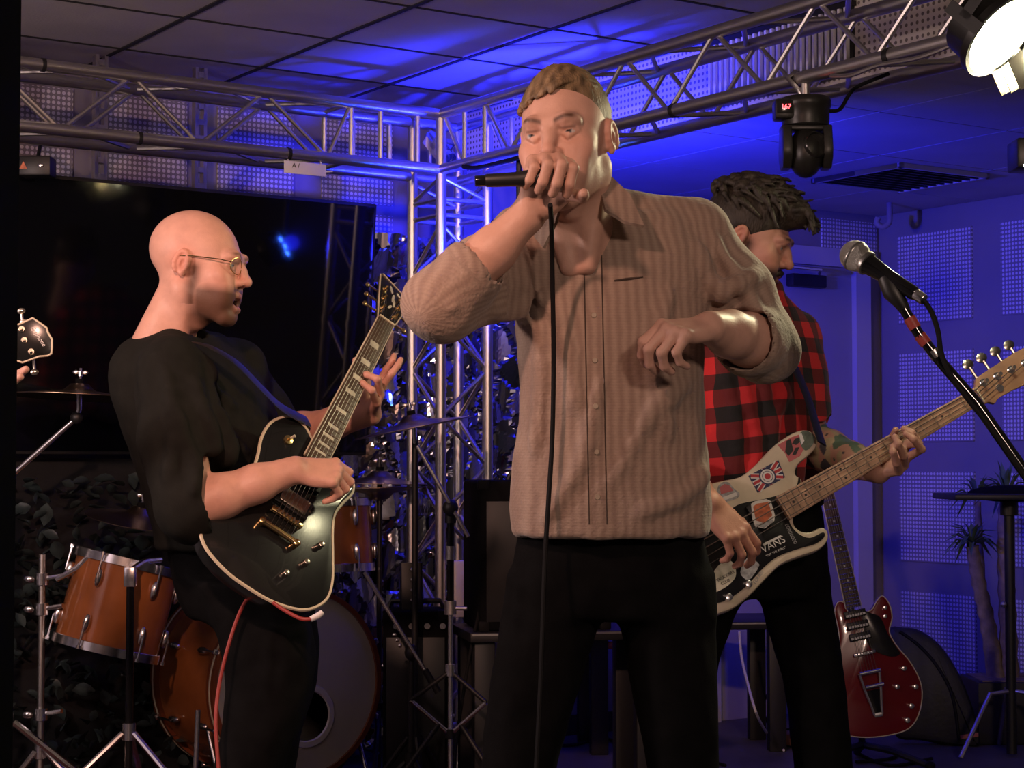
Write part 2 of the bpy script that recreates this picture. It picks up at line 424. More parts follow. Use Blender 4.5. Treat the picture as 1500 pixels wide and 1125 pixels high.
# corner tower standing on the floor
t3 = thing('truss_tower', 'blue-lit truss tower standing on the floor at the truss corner', 'truss', MR @ Matrix.Translation((TA, TB, 0)))
for (x, y) in ((0, 0), (SP, 0), (0, SP), (SP, SP)):
    rod('chord', (x, y, 0.02), (x, y, TZ1 + .005), CR, 'alu', t3, 16)
    rod('collar', (x, y, 1.55), (x, y, 1.575), CR * 1.15, 'alu', t3, 16)
MB().box((SP / 2, SP / 2, .01), (.34, .34, .02)).build('base_plate', 'alu', t3)
for fx in range(4):
    c = [((0, 0), (SP, 0)), ((0, SP), (SP, SP)), ((0, 0), (0, SP)), ((SP, 0), (SP, SP))][fx]
    z = 1.90; k = fx % 2
    for zz in (1.985, 1.93, 0.2): rod('spreader', (*c[0], zz), (*c[1], zz), BR * 1.1, 'alu', t3, 8)
    while z > 0.35:
        rod('brace', (*c[k], z), (*c[1 - k], z - .165), BR, 'alu', t3, 8); z -= .165; k = 1 - k
    rod('brace', (*c[0], 2.06), (*c[1], 1.99), BR, 'alu', t3, 8)
for z in (TZ0, TZ1): 
    rod('spreader', (0, SP, z), (SP, SP, z), CR, 'alu', t3, 12); rod('spreader', (SP, 0, z), (SP, SP, z), CR, 'alu', t3, 12)
for k, (s) in enumerate((.07, .13)):
    rod('post', (s, SP, TZ0), (s, SP, TZ1), BR, 'alu', t3, 8)
# black tape rings on the truss tubes
def px_on_left(px):   # room a on the front chord of the back truss
    q = (px - 750) / F; return (q * (8.39 + TB * math.cos(TH)) - 1.678 + TB * math.sin(TH) * 1) / (math.cos(TH) - q * math.sin(TH))
def px_on_right(px):  # room b on the front chord of the lamp truss
    q = (px - 750) / F; x0 = 1.678 + TA * math.cos(TH); y0 = 8.39 + TA * math.sin(TH)
    return (x0 - q * y0) / (q * math.cos(TH) + math.sin(TH))
for (px, z) in ((200, TZ0), (420, TZ0), (57, TZ1)):
    a = px_on_left(px); rod('tape_ring', (a - .006, TB, z), (a + .006, TB, z), CR * 1.12, 'black', t1, 16)
for (px, z) in ((990, TZ0), (1170, TZ0), (1307, TZ0)):
    b = px_on_right(px); rod('tape_ring', (TA, b - .008, z), (TA, b + .008, z), CR * 1.12, 'black', t2, 16)
# ================================================================== FIGURES: smooth distance fields meshed by surface nets
class SDF:
    def __init__(s, lo, hi, h):
        s.h = h; s.lo = np.array(lo, float); n = np.ceil((np.array(hi, float) - s.lo) / h).astype(int) + 1
        s.ax = [s.lo[i] + h * np.arange(n[i]) for i in range(3)]
        s.d = np.full(n, 9.0, np.float32)
    def _sl(s, lo, hi):
        o = []
        for i in range(3):
            a = int(max(0, math.floor((lo[i] - s.lo[i]) / s.h))); b = int(min(len(s.ax[i]), math.ceil((hi[i] - s.lo[i]) / s.h) + 1))
            if b <= a: return None
            o.append(slice(a, b))
        return tuple(o)
    def _xyz(s, sl):
        return (s.ax[0][sl[0]][:, None, None], s.ax[1][sl[1]][None, :, None], s.ax[2][sl[2]][None, None, :])
    def put(s, sl, e, k, op):
        d = s.d[sl]; e = e.astype(np.float32)
        if op == 'sub': e = -e
        if k <= 0: r = np.minimum(d, e) if op == 'u' else np.maximum(d, e)
        elif op == 'u':
            h = np.clip(.5 + .5 * (e - d) / k, 0, 1); r = e + (d - e) * h - k * h * (1 - h)
        else:
            h = np.clip(.5 - .5 * (e - d) / k, 0, 1); r = e + (d - e) * h + k * h * (1 - h)
        s.d[sl] = r
    def cap(s, a, b, ra, rb, k=.01, op='u'):
        a = np.array(a, float); b = np.array(b, float); m = max(ra, rb) + k + 3 * s.h
        sl = s._sl(np.minimum(a, b) - m, np.maximum(a, b) + m)
        if sl is None: return s
        x, y, z = s._xyz(sl); ab = b - a; L = max(ab @ ab, 1e-12)
        t = np.clip(((x - a[0]) * ab[0] + (y - a[1]) * ab[1] + (z - a[2]) * ab[2]) / L, 0, 1)
        e = np.sqrt((x - a[0] - t * ab[0]) ** 2 + (y - a[1] - t * ab[1]) ** 2 + (z - a[2] - t * ab[2]) ** 2) - (ra + (rb - ra) * t)
        s.put(sl, e, k, op); return s
    def chain(s, pts, rs, k=.01, op='u'):
        for i in range(len(pts) - 1): s.cap(pts[i], pts[i + 1], rs[i], rs[i + 1], k, op)
        return s
    def ell(s, c, r, rot=None, k=.01, op='u'):
        c = np.array(c, float); r = np.array(r, float); m = r.max() + k + 3 * s.h
        ext = (r if rot is None else np.full(3, r.max())) + k + 3 * s.h
        sl = s._sl(c - ext, c + ext)
        if sl is None: return s
        x, y, z = s._xyz(sl); p = [x - c[0], y - c[1], z - c[2]]
        if rot is not None:
            M = np.array(rot)
            p = [M[0, i] * p[0] + M[1, i] * p[1] + M[2, i] * p[2] for i in range(3)]
        k0 = np.sqrt((p[0] / r[0]) ** 2 + (p[1] / r[1]) ** 2 + (p[2] / r[2]) ** 2)
        k1 = np.sqrt((p[0] / r[0] ** 2) ** 2 + (p[1] / r[1] ** 2) ** 2 + (p[2] / r[2] ** 2) ** 2)
        s.put(sl, k0 * (k0 - 1) / np.maximum(k1, 1e-9), k, op); return s
    def loft(s, rows, yaw=0.0, ex=2.4, k=.02, op='u', cap=.015):
        """rows of (z, cx, cy, half width, half depth); width lies along the direction yaw"""
        rows = sorted(rows); Z = np.array([r[0] for r in rows]); m = .08
        mw = max(max(r[3], r[4]) for r in rows) + m
        sl = s._sl((min(r[1] for r in rows) - mw, min(r[2] for r in rows) - mw, Z[0] - m), (max(r[1] for r in rows) + mw, max(r[2] for r in rows) + mw, Z[-1] + m))
        x, y, z = s._xyz(sl); zz = z.ravel()
        def ip(i):
            v = np.array([r[i] for r in rows])
            o = np.interp(zz, Z, v); st = 0.03
            o = (np.interp(zz - st, Z, v) + 2 * o + np.interp(zz + st, Z, v)) / 4
            return o[None, None, :]
        cx, cy, w, dp = ip(1), ip(2), ip(3), ip(4)
        c, sn = math.cos(yaw), math.sin(yaw)
        u = (x - cx) * c + (y - cy) * sn; v = -(x - cx) * sn + (y - cy) * c
        q = (np.abs(u / w) ** ex + np.abs(v / dp) ** ex) ** (1 / ex)
        e = (q - 1) * np.minimum(w, dp)
        c1 = np.maximum(zz - Z[-1], Z[0] - zz)[None, None, :]
        h = np.clip(.5 - .5 * (c1 - e) / cap, 0, 1); e = c1 + (e - c1) * h + cap * h * (1 - h)
        s.put(sl, e, k, op); return s
    def warp(s, fn, lo=None, hi=None):
        sl = s._sl(lo if lo is not None else s.lo, hi if hi is not None else [a[-1] for a in s.ax])
        x, y, z = s._xyz(sl); s.d[sl] = (s.d[sl] + fn(x, y, z)).astype(np.float32); return s
    def mesh(s):
        d = s.d.copy()
        for ax in range(3):
            i0 = [slice(None)] * 3; i0[ax] = 0; d[tuple(i0)] = 1; i0[ax] = -1; d[tuple(i0)] = 1
        g = d < 0; n = d.shape
        c = np.zeros((n[0] - 1, n[1] - 1, n[2] - 1), np.int8)
        offs = [(i, j, k) for i in (0, 1) for j in (0, 1) for k in (0, 1)]
        for (i, j, k) in offs: c += g[i:n[0] - 1 + i, j:n[1] - 1 + j, k:n[2] - 1 + k]
        idx = np.argwhere((c > 0) & (c < 8)); N = len(idx)
        mp = np.full(c.shape, -1, np.int64); mp[tuple(idx.T)] = np.arange(N)
        V = {o: d[idx[:, 0] + o[0], idx[:, 1] + o[1], idx[:, 2] + o[2]] for o in offs}
        acc = np.zeros((N, 3)); cnt = np.zeros(N)
        for o in offs:
            for ax in range(3):
                if o[ax]: continue
                q = list(o); q[ax] = 1; q = tuple(q); a, b = V[o], V[q]; m = (a < 0) != (b < 0)
                t = np.where(m, a / np.where(m, a - b, 1), 0); p = np.tile(np.array(o, float), (N, 1)); p[:, ax] += t
                acc[m] += p[m]; cnt[m] += 1
        P = (idx + acc / cnt[:, None]) * s.h + s.lo
        Q = []
        for ax in range(3):
            sa = [slice(None)] * 3; sb = [slice(None)] * 3; sa[ax] = slice(0, -1); sb[ax] = slice(1, None)
            e = np.argwhere(g[tuple(sa)] != g[tuple(sb)])
            if len(e) == 0: continue
            o1, o2 = [a for a in range(3) if a != ax]
            e = e[(e[:, o1] > 0) & (e[:, o2] > 0) & (e[:, o1] < n[o1] - 1) & (e[:, o2] < n[o2] - 1)]
            def cell(da, db):
                q = e.copy(); q[:, o1] -= da; q[:, o2] -= db; return mp[q[:, 0], q[:, 1], q[:, 2]]
            f = np.stack([cell(1, 1), cell(0, 1), cell(0, 0), cell(1, 0)], 1)
            ins = g[e[:, 0], e[:, 1], e[:, 2]]; flip = ins if ax != 1 else ~ins
            f[~flip] = f[~flip][:, ::-1]; Q.append(f)
        return P, np.concatenate(Q)

def relax(P, Q, it=1, f=.5):
    n = len(P); e = np.concatenate([Q[:, [0, 1]], Q[:, [1, 2]], Q[:, [2, 3]], Q[:, [3, 0]]])
    for _ in range(it):
        A = np.zeros((n, 3)); c = np.zeros(n)
        for a, b in ((0, 1), (1, 0)):
            for i in range(3): A[:, i] += np.bincount(e[:, a], P[e[:, b], i], n)
            c += np.bincount(e[:, a], minlength=n)
        P = P + f * (A / np.maximum(c, 1)[:, None] - P)
    return P
def npmesh(name, P, Q, m, col=None):
    me = bpy.data.meshes.new(name)
    me.vertices.add(len(P)); me.vertices.foreach_set('co', np.asarray(P, np.float32).ravel())
    me.loops.add(Q.size); me.loops.foreach_set('vertex_index', Q.ravel().astype(np.int32))
    me.polygons.add(len(Q)); me.polygons.foreach_set('loop_start', np.arange(0, Q.size, 4, dtype=np.int32))
    me.update(calc_edges=True); me.validate()
    me.polygons.foreach_set('use_smooth', np.ones(len(me.polygons), bool))
    if col is not None:
        a = me.attributes.new('col', 'FLOAT_COLOR', 'POINT')
        a.data.foreach_set('color', np.concatenate([col, np.ones((len(P), 1))], 1).astype(np.float32).ravel())
    me.materials.append(MATS[m]); return me
def join(*ms):
    P = []; Q = []; C = []; o = 0
    for p, q, c in ms: P.append(p); Q.append(q + o); C.append(c); o += len(p)
    return np.concatenate(P), np.concatenate(Q), np.concatenate(C)
def xfp(M, P): A = np.array(M); return P @ A[:3, :3].T + A[:3, 3]
def vn(a): return np.array(a, float)
def nz(p, s, seed=0.0):
    x, y, z = p
    return (np.sin(x * s + 1.3 + seed) * np.sin(y * s * 1.13 + 2.1 * seed + .4) + np.sin(z * s * .87 + seed * 3.3 + .9) * np.sin((x + y) * s * .71 + seed)) * .5

mat('skin', (0.6, 0.36, 0.28), 0.48, bump=0.12, bscale=260, var=0.07, vscale=40, attr=True, spec=0.4)
mat('hair', (0.1, 0.08, 0.05), 0.55, bump=0.7, bscale=240, attr=True, spec=0.4, aniso=(1, 1, .25))
mat('tee', (0.013, 0.013, 0.011), 0.9, bump=0.2, bscale=500, var=0.15, vscale=30, spec=0.12)
mat('denim', (0.006, 0.006, 0.0065), 0.95, bump=0.25, bscale=400, var=0.2, vscale=25, spec=0.06)
mat('shoe', (0.02, 0.02, 0.02), 0.6); mat('sole', (0.3, 0.3, 0.3), 0.7)
mat('lens', (0.3, 0.3, 0.33), 0.05, spec=0.8); MATS['lens'].node_tree.nodes['Principled BSDF'].inputs['Alpha'].default_value = 0.13

def head_frame(c, yaw, pitch=0, roll=0):
    y, p, r = map(math.radians, (yaw, pitch, roll))
    f = Vector((math.sin(y), -math.cos(y), 0)); up = Vector((0, 0, 1)); x = f.cross(up)
    m = Matrix((x, f, up)).transposed().to_4x4()
    m = m @ Matrix.Rotation(p, 4, 'X') @ Matrix.Rotation(r, 4, 'Y'); m.translation = c; return m

def head(skin, mouth=0.0, brow=(0.12, 0.07, 0.04), stubble=0.0, stcol=(0.16, 0.09, 0.06), necklen=.16, neckdir=(0, -.05, -1), jaw=1.0, iris=(0.08, 0.12, 0.16), beard=0.0, eyes=1.0):
    """head in its own frame: +Y forward, +Z up, +X the person's right"""
    s = SDF((-.115, -.135, -.28), (.115, .15, .14), .0022)
    s.ell((0, -.018, .038), (.0745, .096, .084), k=.01)
    s.ell((0, .026, -.012), (.0635, .066, .088), k=.03)
    s.ell((0, .020, -.066), (.0545 * jaw, .058, .048), k=.03)
    for q in (-1, 1):
        s.cap((q * .056 * jaw, -.012, -.062), (q * .022, .070, -.108), .014, .014, k=.03)
        s.ell((q * .044, .062, -.024), (.022, .020, .020), k=.025)
        s.ell((q * .035, .074, -.058), (.020, .018, .03), k=.025)
    s.ell((0, .079, -.108), (.022, .017, .017), k=.022)
    s.ell((0, .078, -.066), (.026, .017, .022), k=.02)
    s.cap((-.036, .082, .021), (.036, .082, .021), .011, .011, k=.018)
    # neck
    nd = Vector(neckdir).normalized()
    a = Vector((0, -.030, -.055)); b = a + nd * (necklen + .05)
    s.cap(a, b, .051, .058, k=.03)
    for q in (-1, 1): s.cap((q * .048, -.02, -.05), Vector((q * .018, .04, -.06)) + nd * necklen, .014, .012, k=.03)
    s.ell(Vector((0, .035, -.06)) + nd * .06, (.014, .014, .02), k=.03)
    # sockets, eyes, lids
    for q in (-1, 1):
        s.ell((q * .0320, .0955, .004), (.0185, .018, .0120), k=.014, op='sub')
        s.ell((q * .0325, .0760, .004), (.0130, .0130, .0130), k=.001)
        s.chain([(q * .018, .0865, .006), (q * .026, .0890, .0125), (q * .036, .0880, .0130), (q * .0455, .0775, .005)], [.0030, .0036, .0034, .0022], k=.006)
        s.chain([(q * .018, .086, .002), (q * .030, .0865, -.0055), (q * .0450, .0775, .002)], [.0026, .003, .0020], k=.006)
        s.chain([(q * .012, .092, .021), (q * .030, .093, .0265), (q * .047, .0740, .021)], [.004, .0048, .0015], k=.014)
    # nose
    s.chain([(0, .086, .016), (0, .0985, -.004), (0, .112, -.026)], [.0075, .0085, .0105], k=.014)
    s.ell((0, .1115, -.029), (.0105, .0105, .0095), k=.008)
    for q in (-1, 1):
        s.ell((q * .0125, .0975, -.0325), (.0085, .011, .0085), k=.007)
        s.ell((q * .007, .1055, -.0395), (.004, .006, .003), k=.003, op='sub')
    # mouth
    o = mouth
    if o > 0: s.ell((0, .088, -.069 - o * .4), (.021, .030, .004 + o), k=.004, op='sub')
    for q in (-1, 1):
        s.chain([(0, .0965, -.0600), (q * .010, .095, -.0595), (q * .025, .083, -.0645 - o * .3)], [.0048, .005, .0025], k=.006)
    s.chain([(-.024, .083, -.0675 - o * .4), (-.010, .0945, -.0735 - o), (.010, .0945, -.0735 - o), (.024, .083, -.0675 - o * .4)], [.0025, .0056, .0056, .0025], k=.006)
    if o > 0: s.cap((-.013, .086, -.066), (.013, .086, -.066), .0035, .0035, k=.001)
    else: s.cap((-.022, .0985, -.0665), (.022, .0985, -.0665), .0016, .0016, k=.003, op='sub')
    s.ell((0, .0975, -.050), (.0035, .005, .007), k=.006, op='sub')
    # ears
    for q in (-1, 1):
        rt = Matrix.Rotation(q * .20, 3, 'Z') @ Matrix.Rotation(-.22, 3, 'X')
        s.ell((q * .0750, -.012, -.003), (.0085, .0155, .0255), rot=rt, k=.006)
        c = Vector((q * .0755, -.015, -.003)); ring = []
        for t in np.linspace(-.5 * PI * .7, PI * 1.35, 12):
            ring.append(c + rt @ Vector((q * .004, -.0140 * math.cos(t), .0245 * math.sin(t))))
        s.chain(ring, [.0040] * 12, k=.006)
        s.ell(c + rt @ Vector((q * .011, .005, -.004)), (.0065, .0072, .0125), rot=rt, k=.003, op='sub')
        s.cap((q * .066, -.004, -.022), (q * .066, -.008, .016), .008, .008, k=.006)
        s.ell(c + rt @ Vector((q * .002, .009, -.024)), (.005, .0055, .007), k=.005)
        s.ell(c + rt @ Vector((q * .002, .015, -.003)), (.004, .004, .006), k=.004)
    P, Q = s.mesh(); P = relax(P, Q, 1, .4)
    x, y, z = P.T; ax = np.abs(x)
    C = np.tile(vn(skin), (len(P), 1))
    def mixc(w, c):
        nonlocal C; w = np.clip(w, 0, 1)[:, None]; C = C * (1 - w) + vn(c) * w
    sk = vn(skin)
    def blob(c, r): return np.exp(-(((x - c[0]) / r[0]) ** 2 + ((y - c[1]) / r[1]) ** 2 + ((z - c[2]) / r[2]) ** 2))
    mixc(.35 * (blob((.045, .07, -.03), (.03, .03, .025)) + blob((-.045, .07, -.03), (.03, .03, .025)) + blob((0, .11, -.03), (.02, .02, .015))), sk * vn((1.05, .72, .66)))
    mixc(.6 * (blob((.08, -.015, 0), (.02, .03, .035)) + blob((-.08, -.015, 0), (.02, .03, .035))), sk * vn((1.05, .68, .62)))
    mixc(.8 * np.exp(-((z + .0665 + o * .5) / (.011 + o * .7)) ** 2 - (x / .020) ** 4) * (y > .088), sk * vn((.88, .50, .48)))
    if o > 0:
        mixc(((y < .0885) & (y > .04) & (ax < .02) & (z < -.0615) & (z > -.078 - o)).astype(float), (.05, .015, .012))
        mixc(((y < .0905) & (y > .080) & (ax < .015) & (np.abs(z + .066) < .0037)).astype(float), (.75, .70, .62))
    if stubble > 0:
        w = np.clip((-.040 - z) / .02, 0, 1) * np.clip((z + .155) / .03, 0, 1) * np.clip((y + .005) / .03, 0, 1)
        w = np.maximum(w, np.exp(-((z + .050) / .008) ** 2) * (ax < .03) * (y > .08))
        w = np.maximum(w, (ax > .05) * np.clip((.01 - z) / .02, 0, 1) * np.exp(-((y - .012) / .014) ** 2) * (z > -.09))
        w *= 1 - .9 * np.exp(-((z + .0665 + o * .5) / (.009 + o * .8)) ** 2 - (x / .018) ** 4)
        mixc(stubble * w, stcol)
    for q in (-1, 1):
        t = np.clip((q * x - .012) / .038, 0, 1); zc = .0225 + .006 * np.sin(t * 2.4); yb = y > .06
        mixc(.95 * np.exp(-((z - zc) / .0046) ** 2) * np.clip((q * x - .009) / .004, 0, 1) * np.clip((.050 - q * x) / .008, 0, 1) * (y > .070), brow)
        ex = vn((q * .0325, .0760, .004)); r = np.linalg.norm(P - ex, axis=1)
        eye = (r < .0136) & (y > .079); mixc(eye.astype(float), vn((.55, .50, .47)) * eyes)
        ir = vn((q * .0325, .0760 + .0130, .0035)); ri = np.linalg.norm(P - ir, axis=1)
        mixc((eye & (ri < .0062)).astype(float), iris); mixc((eye & (ri < .0030)).astype(float), (.005, .005, .005))
        mixc(.5 * np.exp(-((np.abs(q * x - .0325) / .017) ** 4)) * np.exp(-((z - .0095) / .0022) ** 2) * (y > .084), (.06, .03, .03))
    return P, Q, C

FL = [(.027, .088, (.043, .026, .020), .0088), (.008, .092, (.047, .030, .021), .0090), (-.012, .087, (.043, .028, .020), .0086), (-.030, .078, (.034, .021, .018), .0076)]
def hand(s, wrist, fy, bz, right=True, curls=None, spread=(6, 1, -4, -10), thumb=((.6, .75, -.3), (.3, .9, -.35)), sc=1.0, fingers=None):
    wrist = Vector(wrist); Y = Vector(fy).normalized(); Z = Vector(bz); Z = (Z - Y * Z.dot(Y)).normalized()
    T = Y.cross(Z) * (-1 if right else 1)
    def P(t, y, z): return wrist + (T * t + Y * y + Z * z) * sc
    def D(v): return (T * v[0] + Y * v[1] + Z * v[2])
    curls = curls or [(30, 40, 20)] * 4
    for i, (t, y, Ls, r) in enumerate(FL):
        b = P(t, y, 0)
        s.cap(P(t * .55, .008, 0), b, .0135 * sc, .0108 * sc, k=.012)
        a = 0; p = b; sp = math.radians(spread[i]); rr = r * 1.18
        for j in range(3):
            a += math.radians(curls[i][j])
            d = Y * (math.cos(a) * math.cos(sp)) + T * (math.sin(sp) * abs(math.cos(a))) - Z * math.sin(a); d.normalize()
            q = p + d * Ls[j] * sc
            s.cap(p, q, rr * sc, rr * .9 * sc, k=.0035); p = q; rr *= .9
        s.ell(b + Z * .003 * sc, (.0095 * sc,) * 3, k=.006)
    s.ell(P(-.002, .048, -.006), (.036 * sc, .044 * sc, .013 * sc), rot=Matrix((T, Y, Z)).transposed(), k=.012)
    p = P(.016, .016, -.008); q = P(.035, .046, -.016); s.cap(p, q, .0165 * sc, .0125 * sc, k=.012)
    for j, (dv, L, r0, r1) in enumerate(((thumb[0], .036, .0115, .0100), (thumb[1], .029, .0100, .0082))):
        e = q + D(dv).normalized() * L * sc; s.cap(q, e, r0 * sc, r1 * sc, k=.005); q = e
    return s
def finish(o_list, *a): pass
def person(label, base):
    t = thing('person', label, 'person', Matrix.Translation(base)); return t
def kid(name, me, par, inv):
    o = obj(name, me, par); o.matrix_parent_inverse = inv; return o
def smooth_noise(P, s, seed=0): return nz(P.T, s, seed)
# ================================================================== THE PEOPLE
def prow(py, pl, pr, Y, dep):
    c = W((pl + pr) / 2, py, Y); return (c.z, c.x, c.y, (pr - pl) / 2 * Y / F, dep)
def locks(s, starts, k=.004):
    for pts, r0, r1 in starts:
        pts = spline(pts, 3); n = len(pts); s.chain(pts, [r0 + (r1 - r0) * (i / (n - 1)) for i in range(n)], k=k)
def shoe(par, inv, c, yaw, L=.28):
    f = Vector((math.sin(yaw), -math.cos(yaw), 0)); c = Vector(c); s = SDF(c - Vector((.22, .22, .03)), c + Vector((.22, .22, .16)), .006)
    s.cap(c - f * .07 + Vector((0, 0, .052)), c + f * .13 + Vector((0, 0, .036)), .045, .034, k=.02)
    s.cap(c - f * .06 + Vector((0, 0, .06)), c - f * .05 + Vector((0, 0, .12)), .045, .045, k=.03)
    s.warp(lambda x, y, z: np.where(z < .004, .05, 0.))
    P, Q = s.mesh(); P = relax(P, Q, 2)
    kid('shoe', npmesh('shoe', P, Q, 'shoe'), par, inv)
def garment(s, lo=None, amp=.003, fr=45, seed=0, aniso=(1, 1, .45)):
    s.warp(lambda x, y, z: amp * nz((x * aniso[0] + .02 * np.sin(z * 17), y * aniso[1] + .02 * np.sin(z * 13 + 1), z * aniso[2]), fr, seed) + amp * .6 * nz((x, y, z), fr * 1.9, seed + 4)); return s
def folds(s, fl, r=.006, k=.022):
    '''cloth ridges: each line is first laid onto the cloth, then blended in'''
    for pts in fl:
        p = spline(pts, 4); n = len(p); o = []
        for q in p:
            for _ in range(4):
                i = [int(np.clip(round((q[a] - s.lo[a]) / s.h), 1, s.d.shape[a] - 2)) for a in range(3)]
                d = float(s.d[tuple(i)])
                g = Vector([float(s.d[tuple(i[c] + (1 if c == a else 0) for c in range(3))] - s.d[tuple(i[c] - (1 if c == a else 0) for c in range(3))]) for a in range(3)])
                if g.length < 1e-6 or abs(d) > .12: break
                q = q - g.normalized() * d * .8
            o.append(q)
        s.chain(o, [r * (.3 + .7 * math.sin(PI * (i + .5) / n)) for i in range(n)], k=k)

# ------------------------------------------------------------------ singer
def stripes():
    m = bpy.data.materials.new('shirt_stripe'); m.use_nodes = True; nt = m.node_tree; N = nt.nodes; L = nt.links; b = N['Principled BSDF']
    b.inputs['Roughness'].default_value = .85; b.inputs['Sheen Weight'].default_value = .2
    tc = N.new('ShaderNodeTexCoord'); at = N.new('ShaderNodeAttribute'); at.attribute_name = 'col'
    sx = N.new('ShaderNodeSeparateXYZ'); L.new(at.outputs['Vector'], sx.inputs[0])
    def wave(inp, fr, lo, hi, pw=1):
        a = N.new('ShaderNodeMath'); a.operation = 'MULTIPLY'; a.inputs[1].default_value = fr; L.new(inp, a.inputs[0])
        q = N.new('ShaderNodeMath'); q.operation = 'SINE'; L.new(a.outputs[0], q.inputs[0])
        r = N.new('ShaderNodeMapRange'); r.inputs['From Min'].default_value = -1; r.inputs['To Min'].default_value = lo; r.inputs['To Max'].default_value = hi; L.new(q.outputs[0], r.inputs['Value'])
        return r.outputs['Result']
    n0 = N.new('ShaderNodeTexNoise'); n0.inputs['Scale'].default_value = 14; n0.inputs['Detail'].default_value = 3; L.new(tc.outputs['Object'], n0.inputs['Vector']); a0 = N.new('ShaderNodeMath'); a0.operation = 'MULTIPLY_ADD'; a0.inputs[1].default_value = .022; L.new(n0.outputs['Fac'], a0.inputs[0]); L.new(sx.outputs[0], a0.inputs[2]); w1 = wave(a0.outputs[0], 2 * PI / .018, 0, 1); w2 = wave(sx.outputs[1], 2 * PI / .0052, .95, 1.03)
    mx = N.new('ShaderNodeMix'); mx.data_type = 'RGBA'; L.new(w1, mx.inputs['Factor'])
    mx.inputs['A'].default_value = (.275, .192, .148, 1); mx.inputs['B'].default_value = (.36, .265, .205, 1)
    mu = N.new('ShaderNodeMix'); mu.data_type = 'RGBA'; mu.blend_type = 'MULTIPLY'; mu.inputs['Factor'].default_value = 1
    L.new(mx.outputs['Result'], mu.inputs['A']); L.new(w2, mu.inputs['B']); L.new(mu.outputs['Result'], b.inputs['Base Color'])
    n = N.new('ShaderNodeTexNoise'); n.inputs['Scale'].default_value = 110; n.inputs['Detail'].default_value = 6; L.new(tc.outputs['Object'], n.inputs['Vector'])
    ad = N.new('ShaderNodeMath'); ad.operation = 'MULTIPLY_ADD'; L.new(n.outputs['Fac'], ad.inputs[0]); ad.inputs[1].default_value = 1.5; L.new(w2, ad.inputs[2])
    bp = N.new('ShaderNodeBump'); bp.inputs['Strength'].default_value = .55; bp.inputs['Distance'].default_value = .003; L.new(ad.outputs[0], bp.inputs['Height']); L.new(bp.outputs['Normal'], b.inputs['Normal'])
    MATS['shirt_stripe'] = m
stripes()
mat('shirt_line', (.06, .04, .03), .9); mat('button', (.35, .28, .2), .4)

